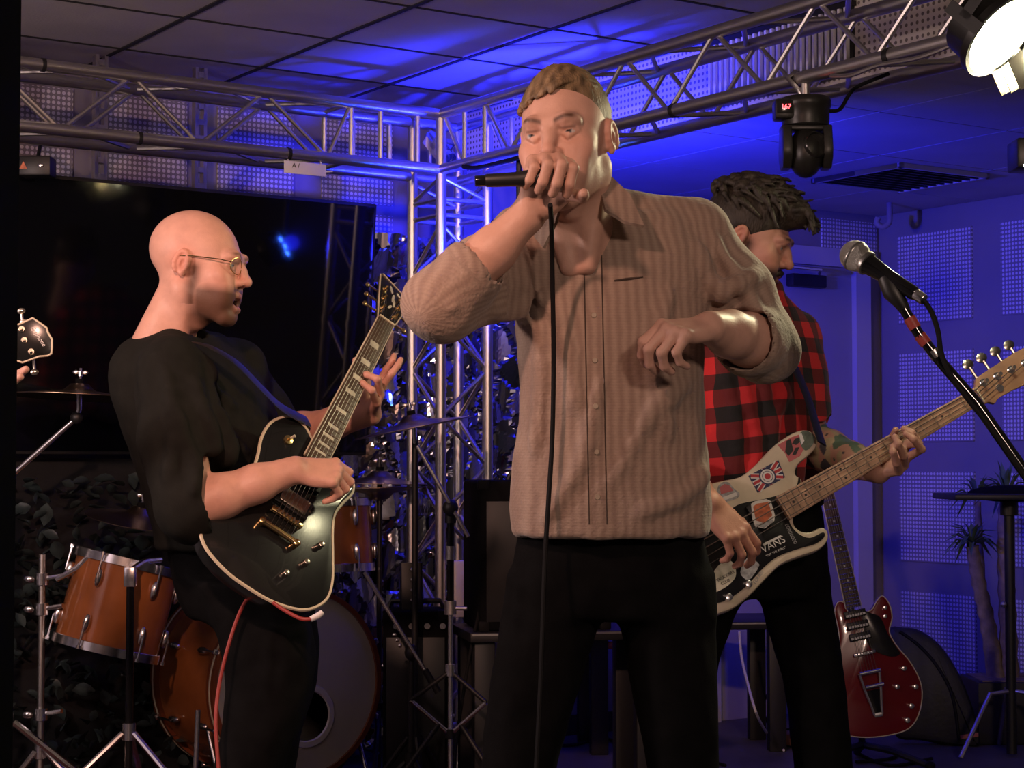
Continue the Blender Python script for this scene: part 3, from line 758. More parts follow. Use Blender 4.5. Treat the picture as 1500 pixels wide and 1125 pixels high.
def singer():
    base = Vector((W(890, 800, 3.4).x, 3.42, 0)); t = person('man in a brown striped shirt and black trousers singing into a handheld microphone', base); inv = Matrix.Translation(base).inverted()
    SK = (.60, .36, .275)
    # head
    hm = head_frame(W(829, 204, 3.27), -19, -5, 4) @ Matrix.Scale(1.03, 4)
    P, Q, C = head(SK, mouth=.004, brow=(.075, .036, .02), stubble=.15, necklen=.17, neckdir=(.02, -.30, -1), jaw=.90, iris=(.10, .13, .15))
    parts = [(xfp(hm, P), Q, C)]
    # arm with the microphone
    sh = W(772, 360, 3.42); el = W(648, 442, 3.20); wr = W(773, 315, 3.17)
    lo = Vector((-.16, 2.98, 1.30)); s = SDF((-.20, 2.99, 1.22), (.16, 3.50, 1.66), .003)
    s.cap(sh, el, .05, .045, k=.02)
    d = wr - el; s.chain([el, el + d * .25 + Vector((-.004, 0, .0)), el + d * .6, wr], [.042, .046, .038, .0285], k=.02)
    Yd = Vector((.30, -.42, .86)); T = Vector((1, .05, .02)); T = (T - Yd.normalized() * T.dot(Yd.normalized())).normalized(); Zb = Yd.normalized().cross(T)
    s.cap(wr, wr + Yd.normalized() * .02, .028, .024, k=.015)
    hand(s, wr + Yd.normalized() * .008 + Vector((.012, 0, 0)), Yd, Zb, True, [(78, 78, 40), (82, 78, 40), (84, 80, 42), (88, 80, 45)], (3, 0, -2, -5), ((.62, .35, -.80), (-.15, .45, -.95)), 1.07)
    P, Q = s.mesh(); parts.append((P, Q, np.tile(vn(SK) * vn((1, .97, .95)), (len(P), 1))))
    # other arm, forearm swung towards the viewer
    sh2 = W(1018, 352, 3.44); el2 = W(1118, 505, 3.42); wr2 = W(1040, 480, 3.22)
    s = SDF((.18, 2.95, 1.13), (.56, 3.55, 1.52), .003)
    s.cap(sh2, el2, .05, .044, k=.02); d = wr2 - el2
    s.chain([el2, el2 + d * .3, el2 + d * .65, wr2], [.044, .047, .040, .030], k=.02)
    hand(s, wr2, (-.80, -.55, -.10), (.0, -.45, .9), False, [(40, 55, 30), (46, 60, 35), (52, 62, 35), (55, 65, 35)], (5, 1, -3, -8), ((.6, .75, -.35), (.15, .9, -.5)), 1.0)
    P2, Q2 = s.mesh(); parts.append((P2, Q2, np.tile(vn(SK), (len(P2), 1))))
    # hidden trunk so that the figure is closed
    s = SDF((-.1, 3.2, .3), (.46, 3.62, 1.5), .012); s.loft([prow(800, 800, 990, 3.42, .09), prow(700, 790, 1000, 3.42, .10), prow(450, 790, 1005, 3.42, .10), prow(345, 800, 985, 3.40, .08), prow(318, 850, 915, 3.38, .05)], k=0)
    P3, Q3 = s.mesh(); parts.append((P3, Q3, np.tile(vn(SK), (len(P3), 1))))
    P, Q, C = join(*parts); kid('body', npmesh('body', P, Q, 'skin', C), t, inv)
    # hair
    s = SDF((-.12, -.15, -.08), (.12, .15, .165), .0022)
    s.ell((0, -.019, .039), (.0762, .0980, .0866), k=.004)
    s.ell((.004, .120, -.012), (.073, .074, .088), k=.012, op='sub')
    s.ell((0, .045, -.085), (.12, .11, .085), k=.012, op='sub')
    s.ell((0, -.02, -.145), (.13, .16, .105), k=.012, op='sub')
    for q in (-1, 1): s.ell((q * .086, -.006, -.010), (.030, .026, .036), k=.006, op='sub')
    rnd = random.Random(3); L = []
    def sc(x, y, o):
        zz = 1 - (x / .0745) ** 2 - ((y + .018) / .096) ** 2; return Vector((x, y, .038 + .084 * math.sqrt(max(zz, .01)) + o))
    for i in range(260):
        u = rnd.uniform(-1, 1); x0 = u * .062; y0 = rnd.uniform(-.090, .035)
        sw = .022; ye = min(y0 + rnd.uniform(.04, .08), .058 - abs(u) * .022)
        if ye < y0 + .01: continue
        r = rnd.uniform(.0018, .0036); w = rnd.uniform(-.006, .006); h = .004 + .006 * max(0, 1 - abs(u)) 
        L.append(([sc(x0, y0, .001), sc(x0 + sw * .4 + w, (y0 + ye) / 2, h), sc(max(-.068, min(.068, x0 + sw + w)), ye, h * .7 + rnd.uniform(0, .004))], r, r * .4))
    for i in range(46):   # fringe swept across to his right
        u = rnd.random(); x = -.030 + u * .072; e = Vector((x + .020, .0795 - (max(x + .02, 0) / .07) ** 2 * .030, .083 - .022 * u - rnd.uniform(0, .010)))
        L.append(([sc(x - .016, .022, .002), sc(x - .004, .048, .006), e + Vector((-.008, -.006, .010)), e], .0040, .0014))
    locks(s, L, k=.003)
    P, Q = s.mesh(); f = .72 + .5 * nz(P.T * np.array([[2.2], [.6], [1.0]]), 160, 2)[:, None]
    C = vn((.27, .185, .10)) * f; w = np.clip((.062 - P[:, 2]) / .05, 0, .75)[:, None]; C = C * (1 - w * .55) + vn(SK) * w * .40
    kid('hair', npmesh('hair', xfp(hm, P), Q, 'hair', C), t, inv)
    # shirt
    s = SDF((-.26, 3.02, .86), (.60, 3.66, 1.62), .0052)
    s.loft([prow(786, 752, 1038, 3.40, .145), prow(740, 746, 1042, 3.40, .145), prow(690, 750, 1038, 3.40, .142), prow(600, 762, 1030, 3.40, .135), prow(500, 757, 1030, 3.41, .135), prow(430, 752, 1034, 3.42, .132), prow(380, 756, 1038, 3.42, .122), prow(345, 772, 1022, 3.42, .100), prow(318, 808, 985, 3.41, .080)], k=0, ex=2.6, cap=.012)
    nb = W(862, 322, 3.40)
    for q in (sh, sh2): s.cap(nb + Vector((0, .01, 0)), q + Vector((0, 0, .012)), .070, .062, k=.03)
    s.chain([sh, (sh + el) / 2 + Vector((0, 0, -.012)), el + Vector((-.006, 0, -.008))], [.072, .074, .066], k=.03)
    d1 = (wr - el).normalized(); s.cap(el, el + d1 * .058, .060, .056, k=.02); s.cap(el + d1 * .052, el + d1 * .072, .061, .060, k=.006)
    s.cap(el + d1 * .06, el + d1 * .2, .050, .044, k=.004, op='sub')
    s.chain([sh2, (sh2 + el2) / 2 + Vector((.008, 0, 0)), el2 + Vector((.008, .01, -.01))], [.068, .068, .064], k=.03)
    d2 = (wr2 - el2).normalized(); s.cap(el2, el2 + d2 * .055, .062, .063, k=.02); s.cap(el2 + d2 * .050, el2 + d2 * .068, .066, .066, k=.006)
    s.cap(el2 + d2 * .055, el2 + d2 * .25, .056, .06, k=.004, op='sub')
    folds(s, [[W(800, 420, 3.24), W(830, 520, 3.265), W(845, 600, 3.27)], [W(775, 470, 3.27), W(790, 560, 3.29), W(780, 660, 3.29)], [W(985, 420, 3.29), W(960, 520, 3.28), W(975, 640, 3.28)],
              [W(1010, 560, 3.30), W(960, 600, 3.27), W(900, 700, 3.26)], [W(880, 560, 3.265), W(850, 680, 3.262), W(800, 760, 3.28)], [W(1020, 690, 3.33), W(990, 730, 3.29), W(940, 750, 3.265)],
              [W(700, 440, 3.22), W(740, 450, 3.28), W(770, 440, 3.29)], [W(660, 450, 3.15), W(690, 410, 3.2), W(720, 370, 3.30)], [W(1050, 340, 3.36), W(1080, 400, 3.345), W(1110, 450, 3.355)], [W(1040, 430, 3.36), W(1075, 420, 3.34), W(1105, 405, 3.38)], [W(1020, 360, 3.35), W(1040, 400, 3.345), W(1060, 440, 3.35)]], r=.007)
    garment(s, amp=.0032, fr=40, seed=1.0)
    # open neck
    s.ell(W(853, 285, 3.33), (.068, .075, .075), k=.008, op='sub')
    s.cap(W(850, 325, 3.26), W(866, 358, 3.255), .030, .004, k=.008, op='sub')
    P, Q = s.mesh(); P = relax(P, Q, 1, .5)
    # cloth coordinates: across / along the cloth, following trunk and sleeves
    def along(P, a, b):
        a = vn(a); b = vn(b); ab = b - a; L = np.linalg.norm(ab); ab = ab / L; t = (P - a) @ ab; r = P - a - t[:, None] * ab; return t, r, np.linalg.norm(r, axis=1)
    uv = np.stack([P[:, 0] + .35 * (P[:, 1] - 3.3), P[:, 2], P[:, 1]], 1)
    for (a, b) in ((sh, el), (sh2, el2)):
        tt, r, rd = along(P, a, b); n1 = np.linalg.norm(vn(b) - vn(a)); far = (tt > .03) & (rd < .095) & (np.abs(P[:, 0] - W(895, 500, 3.4).x) > .19)
        ang = np.arctan2(r[:, 2], r[:, 1]) if False else np.arctan2(r @ vn((0, 0, 1)), r @ vn((0, 1, 0)))
        uv[far] = np.stack([ang[far] * .065, tt[far], tt[far]], 1)
    kid('shirt', npmesh('shirt', P, Q, 'shirt_stripe', uv), t, inv)
    sm = t.children[-1]
    # collar leaves
    for pts in ([(786, 322, 3.285), (806, 292, 3.27), (822, 300, 3.245), (815, 326, 3.235), (797, 364, 3.235), (784, 348, 3.26)], [(893, 258, 3.30), (922, 286, 3.265), (943, 332, 3.235), (915, 326, 3.225), (886, 308, 3.23), (880, 284, 3.265)]):
        v3 = [W(*p) for p in pts]; n = (v3[2] - v3[0]).cross(v3[4] - v3[0]).normalized(); c = sum(v3, Vector()) / 6
        if n.y > 0: n = -n
        m = MB(); up = [tuple(p + n * .003) for p in v3]; dn = [tuple(p - n * .003) for p in v3]
        m.add(up + dn + [tuple(c + n * .008), tuple(c + n * .002)], [(i, (i + 1) % 6, 12) for i in range(6)] + [((i + 1) % 6 + 6, i + 6, 13) for i in range(6)] + [(i, i + 6, (i + 1) % 6 + 6, (i + 1) % 6) for i in range(6)])
        me = m.mesh('collar', 'shirt_stripe'); a = me.attributes.new('col', 'FLOAT_COLOR', 'POINT')
        a.data.foreach_set('color', np.array([(v.co.x, v.co.z, v.co.y, 1) for v in me.vertices], np.float32).ravel())
        kid('collar', me, sm, I4)
    # placket, buttons and pocket edge laid on the cloth
    from mathutils.bvhtree import BVHTree
    bv = BVHTree.FromPolygons([Vector(p) for p in P], [tuple(q) for q in Q])
    def on(px, py, off=.0015):
        o = Vector((0, 0, CAMZ)); h = bv.ray_cast(o, (W(px, py, 3.3) - o).normalized()); return h[0] + Vector((0, -off, 0)) if h[0] is not None else W(px, py, 3.3)
    cx = lambda y: 868 + (y - 360) * .02
    for dx in (-13, 13): kid('placket_seam', MB().tube([on(cx(y) + dx, y, .0002) for y in range(372, 772, 12)], .0012, 5).mesh('placket_seam', 'shirt_line'), sm, I4)
    for y in (395, 462, 528, 595, 662, 728): kid('button', MB().lathe([(.0001, .0012), (.0045, .0012), (.0052, 0), (.0045, -.002)], 12, xf=lookz(on(cx(y), y, .001), (0, -1, .05))).mesh('button', 'button'), sm, I4)
    kid('pocket_edge', MB().tube([on(x, 411 - (x - 900) * .12, .001) for x in range(900, 945, 6)], [.0015, .002, .002, .0025, .0025, .002, .0015, .001], 6).mesh('pocket_edge', 'shirt_line'), sm, I4)
    # trousers and belt
    s = SDF((-.14, 3.2, .02), (.47, 3.72, 1.02), .0062)
    s.loft([prow(770, 765, 1026, 3.42, .12), prow(830, 752, 1036, 3.43, .125), prow(880, 746, 1040, 3.44, .12), prow(905, 750, 1036, 3.44, .10)], k=0, ex=2.8)
    for leg in (((840, 748, 900), (900, 737, 880), (960, 723, 862), (1020, 714, 846), (1080, 708, 826), (1125, 705, 815), (1250, 690, 795), (1380, 680, 775), (1478, 672, 768)),
                ((840, 890, 1042), (900, 908, 1046), (960, 918, 1048), (1020, 928, 1050), (1080, 942, 1052), (1125, 950, 1052), (1250, 962, 1058), (1380, 968, 1062), (1478, 970, 1066))):
        s.loft([prow(a, b, c, 3.44, (c - b) * 3.44 / F * .54) for a, b, c in leg], k=.02, ex=2.2)
    garment(s, amp=.004, fr=38, seed=2.2)
    P, Q = s.mesh(); P = relax(P, Q, 1)
    kid('trousers', npmesh('trousers', P, Q, 'denim'), t, inv)
    shoe(t, inv, (W(720, 1480, 3.44).x, 3.42, 0), -.25); shoe(t, inv, (W(1018, 1480, 3.44).x, 3.42, 0), .2)
    # microphone in his hand, its cable hanging down the shirt
    Yn = Yd.normalized(); c = wr + Yn * .080 - Zb * .027 + Vector((.012, 0, 0)); d = Vector((1, .06, .06)).normalized(); a = c - d * .110
    mic_obj('microphone', 'black handheld microphone gripped at the mouth of the singing man', a, d, .142)
    pts = [W(806, 300, 3.09), W(808, 335, 3.15), W(809, 400, 3.20), W(811, 520, 3.225), W(809, 640, 3.235), W(803, 740, 3.225), W(798, 830, 3.22), W(792, 1000, 3.2), W(780, 1250, 3.15), Vector((W(770, 1400, 3.1).x, 3.1, .02)), Vector((-.2, 3.0, .008)), Vector((-.5, 2.9, .008))]
    tag(MB().tube(spline(pts, 8), .0042, 8).build('microphone_cable', 'rubber'), 'black cable hanging straight down in front of the brown striped shirt', 'cable')

def mic_obj(name, label, tail, d, L, body='black', ball='mic_grille', up=(0, 0, 1)):
    """handheld vocal microphone: tapered handle, collar, ball grille"""
    q = d.to_track_quat('Z', 'Y').to_matrix().to_4x4(); q.translation = tail
    t = thing(name, label, 'microphone', q)
    MB().lathe([(.0001, -.018), (.0085, -.018), (.0095, -.016), (.0095, 0)], 16).build('connector', 'black_gloss' if body == 'black' else 'chrome', t)
    MB().lathe([(.0105, 0), (.0115, .004), (.0125, L * .35), (.0165, L * .62), (.0185, L * .66)], 20).build('handle', body, t)
    MB().lathe([(.0185, L * .655), (.0205, L * .665), (.0205, L * .70), (.0195, L * .71)], 20).build('collar', 'mic_band', t)
    g = MB(); g.lathe([(.019, L * .70)] + [(.0255 * math.cos(u), L * .845 + .0265 * math.sin(u)) for u in np.linspace(-.72, 1.57, 12)], 24).build('grille', ball, t)
    MB().lathe([(.0252, L * .845 - .003), (.0262, L * .845 - .0015), (.0262, L * .845 + .0015), (.0252, L * .845 + .003)], 24, cap=False).build('grille_band', 'mic_band', t)
    return t
mat('mic_grille', (.50, .49, .45), .42, .9, bump=1.0, bscale=900)
mat('mic_band', (.32, .32, .30), .35, .9)
singer()
# ------------------------------------------------------------------ man with the black guitar
G1U = Vector((-.300, -.615, -.729)).normalized(); G1V = Vector((.790, .266, -.550)); G1V = (G1V - G1U * G1V.dot(G1U)).normalized(); G1N = G1U.cross(G1V)
G1M = frame(W(562, 474, 4.45), G1U, G1V, G1N)
def arm(s, sh, el, wr, r=(.05, .045, .046, .038, .029)):
    s.cap(sh, el, r[0], r[1], k=.02); d = wr - el
    s.chain([el, el + d * .27, el + d * .62, wr], [r[1] * .95, r[2], r[3], r[4]], k=.02)
def fingers_px(s, lst, r=.0088, k=.004):
    for pts in lst: 
        p = [Vector(q) for q in pts]; n = len(p); s.chain(p, [r * (1.08 - .28 * i / (n - 1)) for i in range(n)], k=k)

def guitarist():
    base = Vector((W(330, 900, 4.3).x, 4.3, 0)); t = person('bald bearded man in glasses and a black T-shirt playing the black guitar', base); inv = Matrix.Translation(base).inverted()
    SK = (.66, .36, .27)
    hm = head_frame(W(291, 390, 4.25), 82, -5, -2) @ Matrix.Scale(1.055, 4)
    P, Q, C = head(SK, mouth=.016, brow=(.16, .08, .05), stubble=.95, stcol=(.115, .055, .034), necklen=.15, neckdir=(0, -.36, -1), jaw=1.0)
    parts = [(xfp(hm, P), Q, C)]
    sh = W(252, 548, 4.10); el = W(283, 742, 3.98); wr = W(432, 688, 4.03)
    s = SDF((-.86, 3.82, .90), (-.30, 4.32, 1.40), .003)
    arm(s, sh, el, wr, (.05, .048, .047, .040, .030))
    hand(s, wr, Vector((.80, .22, -.06)), G1N + Vector((-.15, 0, .35)), True, [(38, 62, 35), (46, 66, 35), (52, 66, 35), (55, 66, 35)], (4, 0, -3, -8), ((.35, .85, -.45), (-.1, .85, -.55)), 1.04)
    P, Q = s.mesh(); parts.append((P, Q, np.tile(vn(SK), (len(P), 1))))
    # fretting arm behind the neck
    sh2 = W(345, 545, 4.45); el2 = W(405, 640, 4.62); wr2 = W(543, 607, 4.44)
    s = SDF((-.80, 4.20, 1.05), (-.20, 4.78, 1.50), .003)
    arm(s, sh2, el2, wr2, (.05, .045, .045, .037, .027))
    kn = [W(558, 556, 4.40), W(560, 565, 4.385), W(557, 578, 4.37), W(552, 590, 4.36)]
    for q in kn: s.cap(wr2 + (q - wr2) * .1, q, .013, .0105, k=.012)
    fingers_px(s, [[kn[0], W(566, 541, 4.395), W(575, 528, 4.40), W(577, 521, 4.41)], [kn[1], W(574, 547, 4.375), W(583, 535, 4.38), W(587, 527, 4.39)],
                   [kn[2], W(553, 555, 4.325), W(538, 549, 4.33), W(533, 547, 4.345)], [kn[3], W(545, 572, 4.315), W(532, 562, 4.32), W(526, 557, 4.335)]])
    s.cap(wr2 + Vector((-.01, .01, .01)), W(536, 562, 4.45), .017, .013, k=.012); fingers_px(s, [[W(536, 562, 4.45), W(524, 545, 4.43), W(521, 528, 4.41)]], r=.0105)
    P, Q = s.mesh(); parts.append((P, Q, np.tile(vn(SK) * vn((1, .93, .92)), (len(P), 1))))
    s = SDF((-.95, 4.0, .5), (-.35, 4.7, 1.45), .012)
    s.loft([prow(820, 290, 390, 4.32, .08), prow(650, 255, 380, 4.32, .08), prow(560, 230, 340, 4.32, .08), prow(505, 235, 290, 4.30, .06)], k=0)
    P, Q = s.mesh(); parts.append((P, Q, np.tile(vn(SK), (len(P), 1))))
    P, Q, C = join(*parts); kid('body', npmesh('body', P, Q, 'skin', C), t, inv)
    # T-shirt
    yw = math.radians(59.5)
    def tr(py, pl, pr, w, d, Y=4.32): c = W((pl + pr) / 2, py, Y); return (c.z, c.x, c.y, w, d)
    s = SDF((-1.02, 3.84, .86), (-.36, 4.74, 1.46), .0055)
    s.loft([tr(805, 262, 420, .20, .140), tr(760, 252, 420, .205, .150), tr(700, 230, 420, .205, .160), tr(640, 205, 405, .205, .160), tr(580, 190, 370, .205, .148), tr(535, 192, 345, .195, .130), tr(508, 200, 322, .15, .10), tr(492, 215, 305, .09, .075)], yaw=yw, k=0, ex=2.4, cap=.012)
    nb = W(256, 512, 4.28)
    for q in (sh, sh2): s.cap(nb, q + Vector((0, 0, .01)), .062, .066, k=.03)
    s.chain([sh, (sh + el) / 2 + Vector((-.005, 0, 0)), el + (el - sh) * -.02], [.076, .084, .082], k=.03)
    s.cap(sh2, el2 + (sh2 - el2) * .25, .07, .075, k=.03)
    fd = (wr - el).normalized(); s.cap(el, el + fd * .035, .078, .074, k=.02); s.cap(el + fd * .085, el + fd * .25, .10, .10, k=.004, op='sub'); s.cap(el + fd * .02, el + fd * .2, .056, .062, k=.004, op='sub')
    folds(s, [[W(240, 540, 4.02), W(255, 620, 3.93), W(240, 700, 3.91)], [W(290, 560, 4.02), W(310, 620, 3.99), W(315, 680, 3.99)], [W(330, 540, 4.10), W(370, 590, 4.08), W(410, 640, 4.12)], [W(300, 520, 4.10), W(350, 545, 4.12), W(385, 570, 4.16)],
              [W(270, 600, 3.94), W(290, 660, 3.91), W(285, 720, 3.90)], [W(350, 640, 4.05), W(380, 665, 4.06), W(415, 670, 4.1)], [W(215, 560, 4.1), W(212, 640, 4.08), W(235, 720, 4.08)], [W(320, 600, 4.05), W(345, 640, 4.04), W(350, 700, 4.04)]], r=.009)
    garment(s, amp=.004, fr=36, seed=5.0)
    s.ell(W(257, 492, 4.27), (.070, .066, .045), k=.006, op='sub')
    P, Q = s.mesh(); P = relax(P, Q, 1); sh_o = kid('t_shirt', npmesh('t_shirt', P, Q, 'tee'), t, inv)
    # trousers
    s = SDF((-1.0, 3.9, .02), (-.30, 4.75, .98), .0065)
    s.loft([tr(790, 268, 420, .175, .125), tr(840, 275, 430, .18, .13), tr(885, 285, 440, .18, .125), tr(905, 295, 440, .16, .11)], yaw=yw, k=0)
    s.loft([prow(a, b, c, 4.18, .095) for a, b, c in ((850, 282, 430), (900, 305, 455), (960, 326, 462), (1010, 332, 456), (1060, 325, 440), (1125, 312, 412), (1250, 300, 395), (1370, 296, 388))], k=.03, ex=2.2)
    s.loft([prow(a, b, c, 4.48, .085) for a, b, c in ((850, 320, 450), (900, 340, 466), (960, 352, 468), (1010, 355, 462), (1060, 350, 445), (1125, 345, 430), (1250, 335, 420), (1325, 330, 412))], k=.02, ex=2.2)
    garment(s, amp=.005, fr=34, seed=7.0); P, Q = s.mesh(); P = relax(P, Q, 1); kid('trousers', npmesh('trousers', P, Q, 'denim'), t, inv)
    shoe(t, inv, (W(342, 1370, 4.18).x + .03, 4.16, 0), 1.1); shoe(t, inv, (W(372, 1325, 4.48).x + .03, 4.46, 0), 1.4)
    # glasses: two round lenses in thin wire, temples to the ears
    gm = hm @ Matrix.Translation((0, 0, 0)); m = MB(); lens = MB()
    for q in (-1, 1):
        ring = [(q * .033 + .022 * math.cos(a), .100 - .006 * abs(math.cos(a)) * (1 if q * math.cos(a) > 0 else 0) * 2, .002 + .0185 * math.sin(a)) for a in np.linspace(0, 2 * PI, 25)[:-1]]
        m.tube(ring, .0011, 6, closed=True); m.tube([(q * .055, .090, .008), (q * .072, .070, .010), (q * .080, .01, .012), (q * .083, -.018, .010), (q * .079, -.032, -.004)], .0013, 6)
        lens.add(ring, [tuple(range(24))])
    m.tube([(-.011, .100, .004), (0, .104, .008), (.011, .100, .004)], .0011, 6)
    g = kid('glasses', m.mesh('glasses', 'gold'), t, inv @ gm)
    kid('lens', lens.mesh('lens', 'lens'), g, Matrix.Identity(4))
    # strap over the far shoulder to the guitar
    pts = [W(262, 500, 4.16), W(300, 505, 4.12), W(345, 530, 4.11), W(385, 570, 4.13), W(412, 596, 4.16), W(440, 612, 4.20), W(452, 618, 4.22)]
    m = MB(); sp = spline(pts, 6)
    kid('guitar_strap', m.tube(sp, .020, 8, flat=.10).mesh('guitar_strap', 'black'), t, inv)
guitarist()

# ------------------------------------------------------------------ man with the bass
_n = W(1434, 579, 4.55); _lo, _hi = 3.9, 4.55      # the neck is .598 m from nut to heel: find how far the heel comes forward
for _ in range(40):
    _m = (_lo + _hi) / 2
    if (W(1147, 744, _m) - _n).length > .598: _lo = _m
    else: _hi = _m
G2U = (W(1147, 744, _hi) - _n).normalized(); G2V = Vector((.545, -.14, -.83)); G2V = (G2V - G2U * G2V.dot(G2U)).normalized(); G2N = G2U.cross(G2V)
G2M = frame(_n - G2N * .016, G2U, G2V, G2N)
def plaid():
    m = bpy.data.materials.new('plaid'); m.use_nodes = True; nt = m.node_tree; N = nt.nodes; L = nt.links; b = N['Principled BSDF']; b.inputs['Roughness'].default_value = .85; b.inputs['Sheen Weight'].default_value = .15
    at = N.new('ShaderNodeAttribute'); at.attribute_name = 'col'; sx = N.new('ShaderNodeSeparateXYZ'); L.new(at.outputs['Vector'], sx.inputs[0])
    def band(inp):
        a = N.new('ShaderNodeMath'); a.operation = 'MULTIPLY'; a.inputs[1].default_value = 1 / .082; L.new(inp, a.inputs[0])
        f = N.new('ShaderNodeMath'); f.operation = 'FRACT'; L.new(a.outputs[0], f.inputs[0])
        g = N.new('ShaderNodeMath'); g.operation = 'GREATER_THAN'; g.inputs[1].default_value = .52; L.new(f.outputs[0], g.inputs[0]); return g.outputs[0]
    s = N.new('ShaderNodeMath'); s.operation = 'ADD'; L.new(band(sx.outputs[0]), s.inputs[0]); L.new(band(sx.outputs[1]), s.inputs[1])
    h = N.new('ShaderNodeMath'); h.operation = 'MULTIPLY'; h.inputs[1].default_value = .5; L.new(s.outputs[0], h.inputs[0])
    cr = N.new('ShaderNodeValToRGB'); cr.color_ramp.interpolation = 'CONSTANT'; e = cr.color_ramp.elements
    e[0].position = 0; e[0].color = (.62, .022, .028, 1); e[1].position = .75; e[1].color = (.010, .009, .010, 1); n = e.new(.25); n.color = (.14, .010, .012, 1)
    L.new(h.outputs[0], cr.inputs['Fac']); L.new(cr.outputs['Color'], b.inputs['Base Color'])
    tc = N.new('ShaderNodeTexCoord'); no = N.new('ShaderNodeTexNoise'); no.inputs['Scale'].default_value = 120; L.new(tc.outputs['Object'], no.inputs['Vector'])
    bp = N.new('ShaderNodeBump'); bp.inputs['Strength'].default_value = .3; bp.inputs['Distance'].default_value = .003; L.new(no.outputs['Fac'], bp.inputs['Height']); L.new(bp.outputs['Normal'], b.inputs['Normal'])
    MATS['plaid'] = m
plaid()

def bassist():
    base = Vector((W(1110, 900, 4.65).x, 4.65, 0)); t = person('dark-haired man in a red and black plaid shirt looking down at his bass', base); inv = Matrix.Translation(base).inverted()
    SK = (.50, .27, .20)
    hm = head_frame(W(1098, 352, 4.5), 74, -20, 0)
    P, Q, C = head(SK, brow=(.02, .015, .012), stubble=.9, stcol=(.018, .014, .012), necklen=.15, neckdir=(0, -.05, -1), eyes=.7)
    parts = [(xfp(hm, P), Q, C)]
    sh = W(1005, 520, 4.58); el = W(985, 690, 4.56); wr = W(1040, 738, 4.18)
    s = SDF((.30, 4.02, .74), (.70, 4.75, 1.40), .003)
    arm(s, sh, el, wr, (.05, .046, .046, .038, .030))
    hand(s, wr, Vector((.55, -.10, -.62)), G2N + Vector((.2, 0, .3)), True, [(18, 40, 28), (20, 42, 28), (24, 44, 28), (30, 46, 28)], (8, 2, -4, -11), ((.5, .8, -.4), (.2, .9, -.4)), 1.05)
    P, Q = s.mesh(); parts.append((P, Q, np.tile(vn(SK) * vn((1.12, 1.0, .98)), (len(P), 1))))
    sh2 = W(1158, 500, 4.72); el2 = W(1186, 650, 4.66); wr2 = W(1287, 690, 4.50)
    s = SDF((.60, 4.28, .92), (1.12, 4.86, 1.42), .003)
    arm(s, sh2, el2, wr2, (.055, .05, .052, .043, .031))
    kn = [W(1322, 662, 4.47), W(1327, 672, 4.46), W(1324, 682, 4.455), W(1316, 690, 4.45)]
    for q in kn: s.cap(wr2 + (q - wr2) * .12, q, .015, .0115, k=.012)
    fingers_px(s, [[W(1330, 650, 4.48), W(1346, 650, 4.43), W(1336, 634, 4.405), W(1324, 628, 4.41)], [kn[1], W(1350, 658, 4.41), W(1338, 643, 4.39), W(1327, 635, 4.395)], [kn[2], W(1324, 668, 4.40), W(1316, 650, 4.375), W(1311, 640, 4.38)], [kn[3], W(1313, 678, 4.40), W(1308, 662, 4.375), W(1308, 654, 4.38)]], r=.0098)
    s.cap(kn[0], W(1330, 650, 4.48), .0115, .010, k=.006)
    s.cap(wr2, W(1300, 668, 4.52), .018, .013, k=.012); fingers_px(s, [[W(1300, 668, 4.52), W(1305, 645, 4.50), W(1312, 630, 4.47)]], r=.0105)
    P, Q = s.mesh(); C = np.tile(vn(SK), (len(P), 1))
    # tattoos on the forearm
    pr = (P - vn(el2)) @ vn((wr2 - el2).normalized()); n1 = nz(P.T, 75, 1.7); n2 = nz(P.T, 120, 4.1)
    zone = (pr > -.08) & (pr < .17)
    C[zone & (n1 > .12)] = (.10, .15, .10); C[zone & (n2 > .28)] = (.42, .33, .20); C[zone & (n1 < -.38)] = (.07, .06, .07)
    parts.append((P, Q, C))
    s = SDF((.3, 4.3, .5), (.95, 5.0, 1.6), .012)
    s.loft([prow(800, 1060, 1140, 4.65, .07), prow(650, 1050, 1150, 4.65, .07), prow(520, 1050, 1140, 4.65, .07), prow(440, 1065, 1120, 4.62, .05)], k=0)
    P, Q = s.mesh(); parts.append((P, Q, np.tile(vn(SK), (len(P), 1))))
    P, Q, C = join(*parts); kid('body', npmesh('body', P, Q, 'skin', C), t, inv)
    # hair: thick dark waves piled forward
    s = SDF((-.13, -.17, -.09), (.13, .19, .20), .0024)
    s.ell((0, -.022, .045), (.082, .106, .094), k=.006)
    s.ell((0, .030, .098), (.064, .080, .042), k=.02)
    s.ell((0, .090, .092), (.052, .040, .032), k=.02)
    s.ell((0, .124, -.018), (.082, .066, .080), k=.008, op='sub'); s.ell((0, .05, -.090), (.12, .115, .085), k=.010, op='sub'); s.ell((0, -.02, -.165), (.13, .16, .105), k=.012, op='sub')
    for q in (-1, 1): s.ell((q * .092, -.010, -.008), (.028, .028, .036), k=.006, op='sub')
    rnd = random.Random(11); L = []
    for i in range(170):
        a = rnd.uniform(0, 2 * PI); e = rnd.uniform(.15, 1.45)
        d = Vector((math.cos(a) * math.cos(e), math.sin(a) * math.cos(e), math.sin(e)))
        if d.y > .55 and d.z < .45: continue
        p = Vector((d.x * .082, -.010 + d.y * .115, .055 + d.z * .098)); 
        fl = Vector((rnd.uniform(-.5, .5), .8, rnd.uniform(-.3, .4) - (.6 if d.z < .5 else 0))).normalized(); n = d
        L.append(([p - fl * .018, p + n * rnd.uniform(.003, .010), p + fl * rnd.uniform(.015, .03) + n * rnd.uniform(0, .008), p + fl * .045 + n * rnd.uniform(-.006, .01) + Vector((rnd.uniform(-.01, .01), 0, 0))], rnd.uniform(.005, .009), .002))
